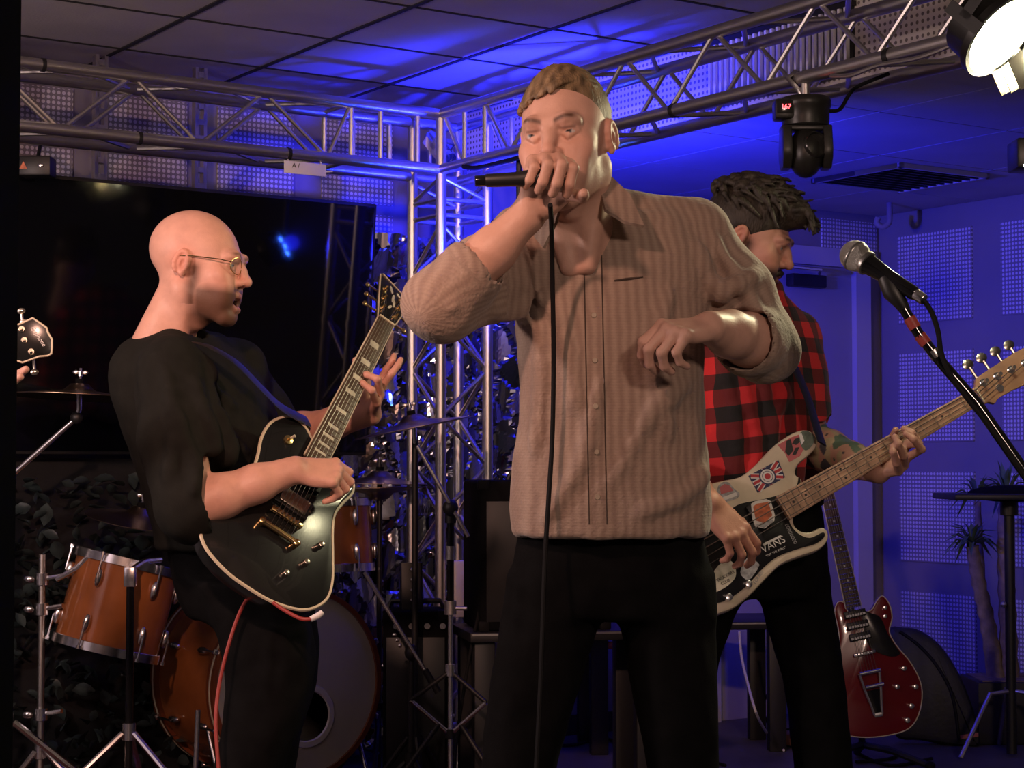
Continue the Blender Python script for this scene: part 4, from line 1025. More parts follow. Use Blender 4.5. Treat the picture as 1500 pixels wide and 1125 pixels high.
    for i in range(26):
        x = rnd.uniform(-.05, .05); L.append(([Vector((x, .09, .10)), Vector((x + rnd.uniform(-.01, .01), .118, .100 + rnd.uniform(-.01, .012))), Vector((x + rnd.uniform(-.015, .015), .140 + rnd.uniform(-.01, .012), .080 + rnd.uniform(-.02, .015)))], .008, .0025))
    locks(s, L); P, Q = s.mesh(); f = .75 + .5 * nz(P.T, 150, 2)[:, None]
    kid('hair', npmesh('hair', xfp(hm, P), Q, 'hair', vn((.040, .033, .024)) * f), t, inv)
    # beard
    s = SDF((-.10, -.03, -.16), (.10, .14, -.02), .0026)
    s.chain([(-.066, .010, -.015), (-.062, .018, -.05), (-.050, .045, -.092), (-.024, .076, -.116), (0, .088, -.122), (.024, .076, -.116), (.050, .045, -.092), (.062, .018, -.05), (.066, .010, -.015)], [.004, .007, .014, .017, .018, .017, .014, .007, .004], k=.012)
    for q in (-1, 1): s.chain([(0, .100, -.053), (q * .018, .096, -.056), (q * .030, .084, -.070), (q * .030, .078, -.095)], [.006, .006, .006, .008], k=.008)
    s.warp(lambda x, y, z: .0014 * nz((x, y, z), 420, 1)); P, Q = s.mesh()
    kid('beard', npmesh('beard', xfp(hm, P), Q, 'hair', np.tile(vn((.020, .016, .013)), (len(P), 1))), t, inv)
    # shirt
    yw = math.radians(30)
    def tr(py, px, w, d, Y=4.65): c = W(px, py, Y); return (c.z, c.x, c.y, w, d)
    s = SDF((.22, 4.20, .84), (1.02, 5.06, 1.60), .0058)
    s.loft([tr(742, 1102, .195, .135), tr(700, 1102, .195, .138), tr(640, 1102, .192, .138), tr(560, 1098, .20, .135), tr(510, 1092, .205, .125), tr(470, 1090, .185, .105), tr(445, 1092, .12, .085), tr(412, 1097, .078, .072)], yaw=yw, k=0, ex=2.4, cap=.012)
    nb = W(1092, 458, 4.62)
    for q in (sh, sh2): s.cap(nb, q + Vector((0, 0, .012)), .065, .064, k=.03)
    s.chain([sh, (sh + el) / 2, el], [.07, .072, .068], k=.03)
    e2 = sh2 + (el2 - sh2) * .72; s.chain([sh2, (sh2 + e2) / 2, e2], [.070, .073, .070], k=.03)
    dd = (el2 - sh2).normalized(); s.cap(e2 + dd * .058, e2 + dd * .25, .075, .08, k=.006, op='sub')
    folds(s, [[W(1120, 520, 4.48), W(1140, 600, 4.46), W(1130, 690, 4.47)], [W(1060, 540, 4.50), W(1080, 620, 4.485), W(1075, 700, 4.485)], [W(1160, 560, 4.52), W(1150, 640, 4.48), W(1165, 700, 4.5)], [W(1090, 560, 4.49), W(1110, 640, 4.475), W(1105, 710, 4.475)]], r=.009)
    garment(s, amp=.0045, fr=36, seed=9.0); s.ell(W(1104, 406, 4.575), (.068, .068, .048), k=.006, op='sub')
    P, Q = s.mesh(); P = relax(P, Q, 1)
    c = W(1100, 600, 4.65); ang = np.arctan2((P[:, 0] - c.x) * math.sin(yw) * -1 + (P[:, 1] - c.y) * math.cos(yw), (P[:, 0] - c.x) * math.cos(yw) + (P[:, 1] - c.y) * math.sin(yw))
    un = (P[:, 0] - c.x) * math.cos(yw) + (P[:, 1] - c.y) * math.sin(yw)
    uv = np.stack([un + .25 * (P[:, 1] - c.y) + .02 * nz(P.T, 9, 1), P[:, 2] - .06 * un + .015 * nz(P.T, 9, 3), P[:, 1]], 1)
    kid('plaid_shirt', npmesh('plaid_shirt', P, Q, 'plaid', uv), t, inv)
    # trousers
    s = SDF((.18, 4.3, .02), (1.0, 5.0, 1.0), .0065)
    s.loft([tr(730, 1104, .180, .12), tr(790, 1108, .185, .128), tr(850, 1110, .185, .125), tr(875, 1110, .165, .11)], yaw=yw, k=0)
    s.loft([prow(a, b, c, 4.72, .095) for a, b, c in ((800, 1105, 1202), (870, 1112, 1214), (940, 1130, 1228), (1010, 1152, 1238), (1125, 1164, 1246), (1300, 1172, 1244))], k=.03, ex=2.2)
    s.loft([prow(a, b, c, 4.60, .095) for a, b, c in ((800, 1010, 1110), (870, 1000, 1090), (940, 990, 1060), (1010, 978, 1044), (1125, 965, 1040), (1315, 955, 1030))], k=.03, ex=2.2)
    garment(s, amp=.005, fr=34, seed=3.0); P, Q = s.mesh(); P = relax(P, Q, 1); kid('trousers', npmesh('trousers', P, Q, 'denim'), t, inv)
    shoe(t, inv, (W(1212, 1300, 4.72).x, 4.68, 0), .7); shoe(t, inv, (W(995, 1315, 4.6).x, 4.56, 0), .1)
    pts = [W(1070, 448, 4.58), W(1105, 470, 4.50), W(1135, 490, 4.49), W(1160, 530, 4.50), W(1182, 580, 4.50), W(1196, 625, 4.48), W(1204, 650, 4.46)]
    kid('bass_strap', MB().tube(spline(pts, 6), .026, 8, flat=.10).mesh('bass_strap', 'black'), t, inv)
bassist()
# ================================================================== STRINGED INSTRUMENTS (x from nut to bridge, y to the treble side, z out of the face)
mat('g_black', (.010, .011, .011), .22, coat=.5, bump=.02, bscale=30)
mat('g_green', (.012, .020, .014), .25, coat=.5)
mat('g_red', (.16, .008, .010), .20, coat=.6, var=.15, vscale=8)
mat('binding', (.62, .55, .40), .4)
mat('rosewood', (.075, .045, .028), .5, bump=.2, bscale=120, var=.25, vscale=30, aniso=(.1, 1, 1))
mat('maple', (.44, .25, .15), .4, bump=.08, bscale=120, var=.22, vscale=14)
mat('maple_worn', (.42, .26, .17), .45, bump=.1, bscale=90, var=.4, vscale=28)
mat('mahogany', (.09, .03, .018), .35)
mat('pearl', (.62, .62, .50), .3, var=.25, vscale=60)
mat('bass_white', (.66, .56, .42), .38, coat=.3, var=.14, vscale=14)
mat('guard', (.010, .010, .011), .25)
mat('string', (.6, .58, .52), .3, 1.0)
mat('st_white', (.72, .70, .66), .5); mat('st_red', (.45, .03, .04), .5); mat('st_blue', (.02, .025, .08), .5); mat('st_pink', (.50, .12, .13), .5); mat('st_grey', (.33, .33, .33), .5, var=.5, vscale=90); mat('st_orange', (.55, .14, .05), .5, var=.4, vscale=70); mat('st_green', (.12, .16, .12), .5, var=.4, vscale=60)
def on_plane(M, px, py, z=0.0):
    o = Vector((0, 0, CAMZ)); d = W(px, py, 1.0) - o; Mi = M.inverted(); lo = Mi @ o; ld = Mi.to_3x3() @ d
    k = (z - lo.z) / ld.z; p = lo + ld * k; return (p.x, p.y)
def strip(m, out, r, z, n=6): m.tube([(p[0], p[1], z) for p in out], r, n, closed=True); return m
def necks(t, x1, w0, w1, fz, board, back, dep=.019):
    m = MB(); n = 9; vs = []; fs = []
    for (x, w, dz) in ((-.004, w0, dep * .9), (x1 * .5, (w0 + w1) / 2, dep), (x1, w1, dep * 1.1)):
        for k in range(n):
            a = PI * k / (n - 1); vs.append((x, -w / 2 * math.cos(a), fz - .006 - dz * math.sin(a) ** .7))
    for i in range(2):
        for k in range(n - 1): fs.append((i * n + k, i * n + k + 1, (i + 1) * n + k + 1, (i + 1) * n + k))
        fs.append((i * n, (i + 1) * n, (i + 1) * n + n - 1, i * n + n - 1))
    fs += [tuple(range(n)), tuple(2 * n + k for k in range(n))]
    m.add(vs, fs).build('neck', back, t)
    return MB().prism([(0, -w0 / 2), (x1, -w1 / 2), (x1, w1 / 2), (0, w0 / 2)], fz - .0065, fz, .001).build('fretboard', board, t)
def frets(t, sc, nf, x1, w0, w1, fz, r=.0011, mt='nickel'):
    for i in range(1, nf + 1):
        x = sc * (1 - 2 ** (-i / 12)); w = w0 + (w1 - w0) * x / x1; rod('fret', (x, -w / 2 + .001, fz + .0004), (x, w / 2 - .001, fz + .0004), r, mt, t, 6)
def strings(t, ys0, ys1, posts, fz, bx, bz, tail, rads):
    for i, (a, b) in enumerate(zip(ys0, ys1)):
        MB().tube([posts[i], (0, a, fz + .003), (bx, b, bz), (tail[0], b, tail[1])], rads[i], 5).build('string', 'string', t)
def knob(t, x, y, z, r=.011, h=.014, m='chrome'):
    return MB().lathe([(r * 1.05, 0), (r, h * .2), (r * .9, h), (r * .7, h * 1.06), (.0005, h * 1.06)], 18, xf=Matrix.Translation((x, y, z))).build('knob', m, t)
def tuner(t, px, py, pz, side, M=None, m='gold', big=1.0, key='gold'):
    xf = M or I4
    p = MB().cyl((px, py, pz - .002), (px, py, pz + .014 * big), .0032 * big, n=10, xf=xf).lathe([(.0075 * big, pz), (.006 * big, pz + .003)], 12, xf=xf @ Matrix.Translation((px, py, 0))).build('tuner', m, t)
    MB().cyl((px, py, pz - .018), (px, py + side * .034 * big, pz - .018), .0028 * big, n=8, xf=xf).ell((px, py + side * .040 * big, pz - .018), (.0088 * big, .0065 * big, .0050 * big) if big < 1.2 else (.011 * big, .009 * big, .0028 * big), 10, xf=xf).build('tuner_key', key, p)
def lpout(): return [(p.x, p.y) for p in spline([Vector((*p, 0)) for p in [(.405, -.030), (.388, -.060), (.392, -.098), (.430, -.126), (.480, -.130), (.535, -.117), (.585, -.114), (.64, -.135), (.70, -.160), (.75, -.163), (.797, -.130), (.822, -.065), (.827, 0), (.822, .065), (.797, .130), (.75, .163), (.70, .160), (.64, .135), (.585, .110), (.545, .098), (.508, .103), (.470, .113), (.446, .106), (.452, .092), (.474, .066), (.474, .040), (.445, .028)]], 5, True)]

def black_guitar():
    t = thing('electric_guitar', 'black single-cut electric guitar with cream binding and block inlays, being played', 'guitar', G1M)
    out = lpout()
    MB().prism(out, -.050, 0, .005).build('body', 'g_green' if False else 'g_black', t)
    strip(MB(), out, .0042, -.0035).build('binding', 'binding', t)
    FZ, W0, W1, X1, S = .014, .044, .057, .465, .628
    fb = necks(t, X1, W0, W1, FZ, 'rosewood', 'mahogany')
    b2 = MB()
    for s in (-1, 1): b2.tube([(0, s * W0 / 2, FZ - .003), (X1, s * W1 / 2, FZ - .003)], .0028, 6)
    b2.build('neck_binding', 'binding', t)
    frets(t, S, 22, X1, W0, W1, FZ)
    pos = lambda i: S * (1 - 2 ** (-i / 12))
    for i in (3, 5, 7, 9, 12, 15, 17, 19, 21):
        x = (pos(i) + pos(i - 1)) / 2; h = (pos(i) - pos(i - 1)) * .52; w = (W0 + (W1 - W0) * x / X1) * .60
        MB().prism([(x - h / 2, -w / 2), (x + h / 2, -w / 2 + .004), (x + h / 2, w / 2), (x - h / 2, w / 2 - .004)], FZ, FZ + .0005).build('inlay', 'pearl', t)
    HM = Matrix.Translation((0, 0, FZ - .006)) @ Matrix.Rotation(math.radians(-13), 4, 'Y')
    ho = [(0, -.0215), (-.020, -.026), (-.052, -.034), (-.155, -.057), (-.162, -.052), (-.135, .020), (-.120, .027), (-.060, .033), (-.025, .028), (0, .0215)]
    MB().prism(ho, -.015, 0, .0012, xf=HM).build('headstock', 'g_black', t)
    strip(MB(), ho, .0022, -.001).build('headstock_binding', 'binding', t, HM)
    MB().box((-.002, 0, FZ + .0005), (.005, W0, .006)).build('nut', 'binding', t)
    posts = []
    for k in range(3):
        x = -.040 - k * .036
        tuner(t, x, -.020 - k * .006, 0, -1, HM, 'gold', 1.0); tuner(t, x, .018 - k * .001, 0, 1, HM, 'gold', 1.0)
    posts = [tuple(HM @ Vector(p)) for p in ((-.040, -.020, .006), (-.076, -.026, .006), (-.112, -.032, .006), (-.112, .016, .006), (-.076, .017, .006), (-.040, .018, .006))]
    lg = MB()
    for (x, y, l, a) in ((-.125, -.016, .026, .5), (-.098, -.004, .030, .1), (-.082, .003, .026, .2), (-.062, -.004, .018, -.4), (-.122, .006, .016, .9)):
        lg.prism([(x + l / 2 * math.cos(a) * q - .0035 * math.sin(a) * s * math.sin(w), y + l / 2 * math.sin(a) * q + .0035 * math.cos(a) * math.sin(w) * s) for q, s, w in [(math.cos(v), 1, v) for v in np.linspace(0, 2 * PI, 13)[:-1]]], .0002, .001)
    lg.build('head_logo', 'pearl', t, HM)
    # hardware
    for (x, mt) in ((.505, 'black'), (.585, 'nickel')):
        p = MB().box((x, 0, .004), (.046, .086, .010), bev=.003).build('pickup_ring', 'black', t)
        MB().box((x, 0, .011), (.037, .070, .010), bev=.003).build('pickup', mt, t)
        for s in (-1, 1): MB().cyl((x, s * .041, .008), (x, s * .041, .011), .0025, n=8).build('screw', 'nickel', p)
    br = MB().box((.632, 0, .012), (.013, .082, .010), bev=.003).build('bridge', 'gold', t)
    for k in range(6): MB().box((.632, -.026 + k * .0104, .0185), (.009, .005, .005)).build('saddle', 'nickel', br)
    for s in (-1, 1): MB().cyl((.632, s * .037, 0), (.632, s * .037, .010), .004, n=8).build('bridge_post', 'gold', br)
    tp = MB().tube([(.676, -.050, .012), (.674, -.03, .012), (.674, .03, .012), (.676, .050, .012)], [.0085, .0068, .0068, .0085], 12).build('tailpiece', 'gold', t)
    for s in (-1, 1): MB().lathe([(.0085, 0), (.0085, .018), (.006, .020), (.0005, .020)], 14, xf=Matrix.Translation((.676, s * .045, 0))).build('stud', 'gold', tp)
    strings(t, [-.0175 + k * .007 for k in range(6)], [-.026 + k * .0104 for k in range(6)], posts, FZ, .632, .021, (.676, .014), [.0007, .0006, .0005, .0004, .0003, .0003])
    for (x, y) in ((.640, .098), (.700, .085), (.752, .055)): knob(t, x, y, 0, .0075, .014, 'nickel')
    sw = MB().lathe([(.012, 0), (.011, .003), (.004, .004), (.0035, .012)], 16, xf=Matrix.Translation((.448, -.075, 0))).build('switch', 'gold', t)
    MB().tube([(.448, -.075, .010), (.444, -.070, .022)], [.002, .0035], 8).build('switch_tip', 'cream', sw)
    MB().cyl((.395, -.045, -.02), (.375, -.045, -.02), .006, .009, n=12).build('strap_button', 'nickel', t)
    # lead plugged into the rim
    M = G1M
    j0 = M @ Vector((.800, .115, -.025)); dirv = (G1U * .6 + G1V * .9).normalized()
    pk = [j0 + dirv * .012]
    tip = W(468, 901, 3.93)
    c = thing('guitar_lead', 'red instrument lead plugged into the black guitar by a white plug', 'cable', Matrix.Translation(tip)); inv = Matrix.Translation(tip).inverted()
    kid('plug', MB().tube([W(472, 897, 3.94), W(466, 902, 3.935), W(455, 907, 3.93)], [.006, .007, .006], 10).mesh('plug', 'white_tag'), c, inv)
    pts = [W(455, 907, 3.93), W(440, 906, 3.93), W(415, 893, 3.95), W(392, 877, 3.97), W(375, 869, 4.0), W(362, 878, 4.03), W(348, 905, 4.04), W(332, 955, 4.03), W(320, 1010, 4.02), W(316, 1060, 4.0), W(320, 1125, 3.98), W(330, 1260, 3.95), Vector((W(345, 1380, 4.0).x, 3.9, .006)), Vector((-.9, 3.5, .006))]
    kid('cord', MB().tube(spline(pts, 6), .0042, 8).mesh('cord', 'lead_red'), c, inv)
mat('lead_red', (.28, .03, .025), .5)
black_guitar()

def bass_guitar():
    t = thing('bass_guitar', 'cream bass guitar with black pickguard covered in stickers, maple neck', 'bass guitar', G2M)
    L = lambda px, py, z=0.0: on_plane(G2M, px, py, z)
    vis = [(1176, 707), (1166, 694), (1170, 680), (1184, 668), (1196, 655), (1197, 641), (1186, 630), (1166, 632), (1136, 651), (1110, 678), (1086, 697), (1056, 704)]
    vis2 = [(1054, 899), (1076, 890), (1100, 871), (1126, 844), (1146, 826), (1172, 815), (1200, 805), (1213, 791), (1213, 778), (1204, 772), (1186, 779), (1170, 775), (1163, 758)]
    hid = [(.80, -.160), (.87, -.168), (.935, -.148), (.972, -.085), (.980, 0), (.970, .085), (.935, .130)]
    pts = [L(*p) for p in vis] + hid + [L(*p) for p in vis2]
    out = [(p.x, p.y) for p in spline([Vector((*p, 0)) for p in pts], 5, True)]
    MB().prism(out, -.042, 0, .008).build('body', 'bass_white', t)
    gp = [L(*p) for p in [(1170, 698), (1166, 712), (1150, 722), (1120, 731), (1085, 738), (1062, 748)]] + [(.83, -.10), (.90, -.06), (.93, .0), (.925, .08)] + [L(*p) for p in [(1048, 884), (1070, 876), (1094, 858), (1118, 832), (1140, 815), (1170, 804), (1194, 797), (1207, 787), (1205, 780), (1186, 788), (1168, 781), (1156, 764), (1160, 745), (1172, 712)]]
    g = [(p.x, p.y) for p in spline([Vector((*p, 0)) for p in gp], 4, True)]
    MB().prism(g, 0, .0025, .0006).build('pickguard', 'guard', t)
    FZ, W0, W1, X1, S = .016, .042, .063, .598, .864
    necks(t, X1, W0, W1, FZ, 'maple_worn', 'maple', .021)
    frets(t, S, 20, X1, W0, W1, FZ, .0010, 'string')
    pos = lambda i: S * (1 - 2 ** (-i / 12))
    for i in (3, 5, 7, 9, 12, 15, 17, 19):
        for y in ((-.012, .012) if i == 12 else (0,)): MB().cyl(((pos(i) + pos(i - 1)) / 2, y, FZ - .001), ((pos(i) + pos(i - 1)) / 2, y, FZ + .0006), .0032, n=10).build('inlay', 'ink', t)
    # headstock
    HM = Matrix.Translation((0, 0, FZ - .008)); ho = [L(*p, FZ - .008) for p in [(1442, 592), (1454, 587), (1462, 592), (1470, 589), (1484, 580), (1496, 566)]]
    h2 = [(0, .021), (-.018, .026), (-.030, .036), (-.045, .030), (-.09, .030), (-.15, .034), (-.195, .022), (-.215, -.005), (-.205, -.038), (-.17, -.048), (-.09, -.045), (-.03, -.041), (-.018, -.034), (-.008, -.022), (0, -.021)]
    h2 = [(p.x, p.y) for p in spline([Vector((*p, 0)) for p in h2], 3, True)]
    MB().prism(h2, -.014, 0, .0015, xf=HM).build('headstock', 'maple', t)
    MB().box((-.002, 0, FZ + .0005), (.004, W0, .006)).build('nut', 'binding', t)
    posts = []
    for k in range(4):
        x = -.035 - k * .042; y = -.022 + k * .003; tuner(t, x, y, 0, -1, HM, 'chrome', 1.5, 'nickel'); posts.append((x, y, FZ + .004))
    MB().lathe([(.011, 0), (.010, .004), (.004, .004)], 14, xf=HM @ Matrix.Translation((-.062, .010, 0))).build('string_tree', 'chrome', t)
    # pickup under its sticker, bridge, knobs
    pc = L(1118, 755)
    MB().box((.662, -.02, .006), (.028, .055, .012), bev=.004).box((.690, .022, .006), (.028, .055, .012), bev=.004).build('pickup', 'black', t)
    br = MB().box((.872, 0, .008), (.06, .085, .012), bev=.003).build('bridge', 'chrome', t)
    for k in range(4): MB().cyl((.855, -.030 + k * .02, .016), (.875, -.030 + k * .02, .016), .006, n=10).build('saddle', 'chrome', br)
    strings(t, [-.0155 + k * .0103 for k in range(4)], [-.029 + k * .0193 for k in range(4)], posts, FZ, .860, .022, (.895, .012), [.0015, .0013, .0011, .0009])
    for p in ((1095, 857), (1066, 876)): k = L(*p, .0025); knob(t, k[0], k[1], .0025, .0095, .013, 'chrome')
    Z = .0027
    def sticker(pl, m, z0=0.0, name='sticker', rnd=0):
        o = [L(*p) for p in pl]
        if rnd: o = [(p.x, p.y) for p in spline([Vector((*p, 0)) for p in o], rnd, True)]
        return MB().prism(o, z0, z0 + .0006).build(name, m, t)
    # red sticker with a dark figure on the horn, grey badge beside it
    s = sticker([(1139, 652), (1158, 641), (1178, 634), (1181, 650), (1172, 668), (1156, 677), (1150, 664)], 'st_pink')
    for pl in ([(1152, 646), (1158, 643), (1162, 660), (1155, 668), (1150, 662)], [(1164, 643), (1172, 640), (1174, 646), (1166, 652), (1160, 650)], [(1165, 656), (1171, 655), (1166, 666), (1160, 667)]): MB().prism([L(*p) for p in pl], .0006, .0010).build('print', 'ink', s)
    s = sticker([(1172, 634), (1184, 632), (1192, 641), (1190, 652), (1180, 660), (1172, 650)], 'st_green', .0006, rnd=3)
    MB().prism([L(*p) for p in [(1170, 636), (1174, 635), (1178, 646), (1174, 652)]], .0013, .0018).build('print', 'st_white', s)
    # union flag with a roundel
    fc = [(1096, 697), (1140, 674), (1150, 699), (1110, 722)]
    s = sticker(fc, 'st_blue'); q = [Vector((*L(*p), 0)) for p in fc]
    def fp(u, v): a = q[0].lerp(q[1], u); b = q[3].lerp(q[2], u); r = a.lerp(b, v); return (r.x, r.y)
    def bar(a, b, w, m, z):
        a = Vector((*fp(*a), 0)); b = Vector((*fp(*b), 0)); d = (b - a).normalized(); n = Vector((-d.y, d.x, 0)) * w
        MB().prism([tuple((a + n).to_2d()), tuple((a - n).to_2d()), tuple((b - n).to_2d()), tuple((b + n).to_2d())], z, z + .0003).build('print', m, s)
    for a, b in (((.06, .06), (.94, .94)), ((.06, .94), (.94, .06)), ((.5, .02), (.5, .98)), ((.02, .5), (.98, .5))): bar(a, b, .0062, 'st_white', .0006)
    for a, b in (((.06, .06), (.94, .94)), ((.06, .94), (.94, .06)), ((.5, .02), (.5, .98)), ((.02, .5), (.98, .5))): bar(a, b, .0034, 'st_red', .0009)
    c = fp(.5, .5)
    for k, (r, m) in enumerate(((.021, 'st_blue'), (.0175, 'st_white'), (.0135, 'st_blue'), (.012, 'st_white'), (.0075, 'st_red'))): MB().cyl((*c, .001 + k * .0003), (*c, .0014 + k * .0003), r, n=24).build('roundel', m, s)
    # rounded badge sticker
    s = sticker([(1049, 728), (1052, 712), (1060, 706), (1068, 707), (1076, 717), (1083, 722), (1080, 730), (1060, 736), (1052, 738)], 'st_grey', rnd=2)
    sticker([(1054, 714), (1061, 709), (1068, 711), (1074, 719), (1056, 724)], 'st_pink', .0006, 'print'); sticker([(1052, 731), (1078, 721), (1080, 726), (1054, 736)], 'st_white', .0007, 'print')
    # framed orange sticker over the pickup
    s = sticker([(1098, 740), (1104, 736), (1120, 733), (1127, 736), (1133, 757), (1132, 765), (1118, 776), (1104, 773), (1100, 762)], 'st_white', .0125)
    sticker([(1101, 744), (1106, 740), (1123, 737), (1129, 757), (1117, 768), (1105, 764)], 'st_orange', .0131, 'print')
    sticker([(1104, 771), (1118, 766), (1130, 762), (1130, 767), (1117, 775)], 'st_grey', .0131, 'print')
    # lettering on the pickguard
    def letter(txt, px, py, px2, py2, size, m='st_white', z=Z, nm='lettering'):
        a = Vector((*L(px, py), 0)); b = Vector((*L(px2, py2), 0)); d = (b - a).normalized(); y = Vector((-d.y, d.x, 0))
        # keep the letters upright as seen from the front
        M = frame(a.lerp(b, .5) + Vector((0, 0, z)), d, y, Vector((0, 0, 1)))
        return obj(nm, text_mesh(txt, size, .0003, m), t, M)
    letter('VANS', 1116, 806, 1148, 790, .026); letter('"OFF THE WALL"', 1120, 816, 1152, 801, .0072)
    e = [L(*p) for p in [(1116, 797), (1143, 784), (1144, 787), (1118, 800)]]; MB().prism(e, Z, Z + .0004).build('print', 'st_white', t)
    letter('TOURS', 1102, 858, 1118, 835, .012, 'st_grey'); sticker([(1084, 838), (1090, 822), (1100, 814), (1106, 822), (1112, 828), (1104, 842), (1096, 850), (1088, 846)], 'st_grey', .0026, rnd=2)
    letter('00000000', 1152, 770, 1164, 795, .013, 'st_grey')
    # round cream badge by the plucking hand
    sticker([(1043, 842), (1056, 825), (1068, 821), (1076, 830), (1077, 845), (1066, 858), (1050, 867), (1042, 868)], 'cream', .0027, rnd=3)
    letter('TRUCKERS', 1050, 851, 1074, 838, .010, 'ink', .0036); letter('CLUB', 1052, 858, 1072, 848, .010, 'ink', .0036)
bass_guitar()

def red_guitar():
    n = Vector((.05, -1, .10)).normalized(); u = (W(1268, 968, 6.5) - W(1207, 706, 6.56)); u = (u - n * u.dot(n)).normalized(); v = n.cross(u)
    M = frame(W(1207, 706, 6.56), u, v, n)
    if v.x < 0: v = -v
    t = thing('electric_guitar', 'dark red double-cut electric guitar with vibrato tailpiece leaning on a floor stand', 'guitar', M)
    L = lambda px, py: on_plane(M, px, py)
    vis = [(1258, 897), (1276, 894), (1285, 880), (1293, 873), (1303, 885), (1307, 905), (1303, 925), (1313, 945), (1335, 972), (1350, 1005), (1348, 1040), (1333, 1066), (1302, 1077), (1262, 1080), (1228, 1072), (1210, 1045), (1207, 1010), (1216, 975), (1229, 945), (1228, 920), (1223, 897), (1228, 882), (1238, 884), (1243, 897)]
    out = [(p.x, p.y) for p in spline([Vector((*L(*p), 0)) for p in vis], 4, True)]
    MB().prism(out, -.042, 0, .006).build('body', 'g_red', t); strip(MB(), out, .0022, -.002).build('binding', 'binding', t)
    g = [(p.x, p.y) for p in spline([Vector((*L(*p), 0)) for p in [(1262, 897), (1275, 898), (1290, 905), (1300, 928), (1314, 950), (1318, 958), (1306, 962), (1284, 955), (1270, 940)]], 3, True)]
    MB().prism(g, 0, .003, .0008).build('pickguard', 'guard', t)
    FZ, W0, W1, X1, S = .012, .043, .056, .452, .628
    necks(t, X1, W0, W1, FZ, 'rosewood', 'mahogany'); frets(t, S, 22, X1, W0, W1, FZ, .0016, 'chrome')
    b2 = MB()
    for s in (-1, 1): b2.tube([(0, s * W0 / 2, FZ - .003), (X1, s * W1 / 2, FZ - .003)], .0026, 6)
    b2.build('neck_binding', 'binding', t)
    pos = lambda i: S * (1 - 2 ** (-i / 12))
    for i in (3, 5, 7, 9, 12, 15, 17): MB().cyl(((pos(i) + pos(i - 1)) / 2, 0, FZ), ((pos(i) + pos(i - 1)) / 2, 0, FZ + .0006), .004, n=10).build('inlay', 'pearl', t)
    HM = Matrix.Translation((0, 0, FZ - .008)) @ Matrix.Rotation(math.radians(-12), 4, 'Y')
    MB().prism([(0, -.021), (-.03, -.030), (-.15, -.042), (-.165, -.025), (-.155, 0), (-.165, .025), (-.15, .042), (-.03, .030), (0, .021)], -.014, 0, .001, xf=HM).build('headstock', 'g_red', t)
    posts = []
    for s in (-1, 1):
        for k in range(3): x = -.045 - k * .038; tuner(t, x, s * .020, 0, s, HM, 'chrome', 1.0, 'chrome'); posts.append(tuple(HM @ Vector((x, s * .020, .006))))
    posts = posts[:3] + posts[3:][::-1]
    for x in (.475, .515, .555):
        p = MB().box((x, 0, .007), (.026, .078, .012), bev=.003).build('pickup', 'black', t); MB().box((x + .004, 0, .0135), (.008, .07, .003)).build('pickup_bar', 'chrome', p)
    br = MB().box((.616, 0, .012), (.012, .08, .012), bev=.003).build('bridge', 'chrome', t)
    for k in range(6): MB().box((.616, -.026 + k * .0104, .019), (.008, .005, .004)).build('saddle', 'chrome', br)
    vb = MB().tube([(.682, -.034, .020), (.682, .040, .020)], .0075, 12).tube([(.732, -.024, .018), (.732, .040, .018)], .0075, 12).build('vibrato', 'chrome', t)
    for s in (-1, 1): MB().tube([(.682, s * .036, .018), (.735, s * .030, .014), (.80, s * .018, .010), (.832, s * .014, .008)], [.005, .0055, .005, .005], 8).build('vibrato_arm', 'chrome', vb)
    MB().prism([(.745, -.024), (.745, .024), (.835, .012), (.835, -.012)], .002, .008, .001).build('vibrato_plate', 'black_gloss', vb)
    MB().prism([(.825, -.016), (.825, .016), (.840, .014), (.840, -.014)], .002, .012, .001).build('vibrato_hinge', 'chrome', vb)
    strings(t, [-.0175 + k * .007 for k in range(6)], [-.026 + k * .0104 for k in range(6)], posts, FZ, .616, .021, (.682, .024), [.0008] * 6)
    for p in ((1323, 979), (1313, 1006), (1340, 1006), (1334, 1034), (1328, 1055)): k = L(*p); knob(t, k[0], k[1], 0, .010, .016, 'chrome')
    for p in ((1296, 890), (1296, 903)): k = L(*p); knob(t, k[0], k[1], .002, .008, .008, 'chrome')
    # stand
    b = W(1275, 1075, 6.62); sx, sy = b.x, b.y + .05
    st = thing('guitar_stand', 'low black tripod stand holding the dark red guitar', 'stand', Matrix.Translation((sx, sy, 0)))
    rod('column', (0, .10, .05), (-.03, .17, .62), .012, 'black', st)
    for s in (-1, 1):
        MB().tube([(0, .10, .06), (s * .09, .02, .05), (s * .20, -.10, .015)], .013, 8).build('leg', 'black', st)
        MB().tube([(0, .10, .16), (s * .06, .03, .15), (s * .07, -.07, .155), (s * .07, -.09, .185)], .009, 8).build('cradle_arm', 'black', st)
        MB().ell((s * .20, -.10, .016), (.02, .02, .016), 10).build('foot', 'rubber', st)
    MB().tube([(0, .10, .06), (0, .22, .015)], .013, 8).build('leg', 'black', st)
red_guitar()
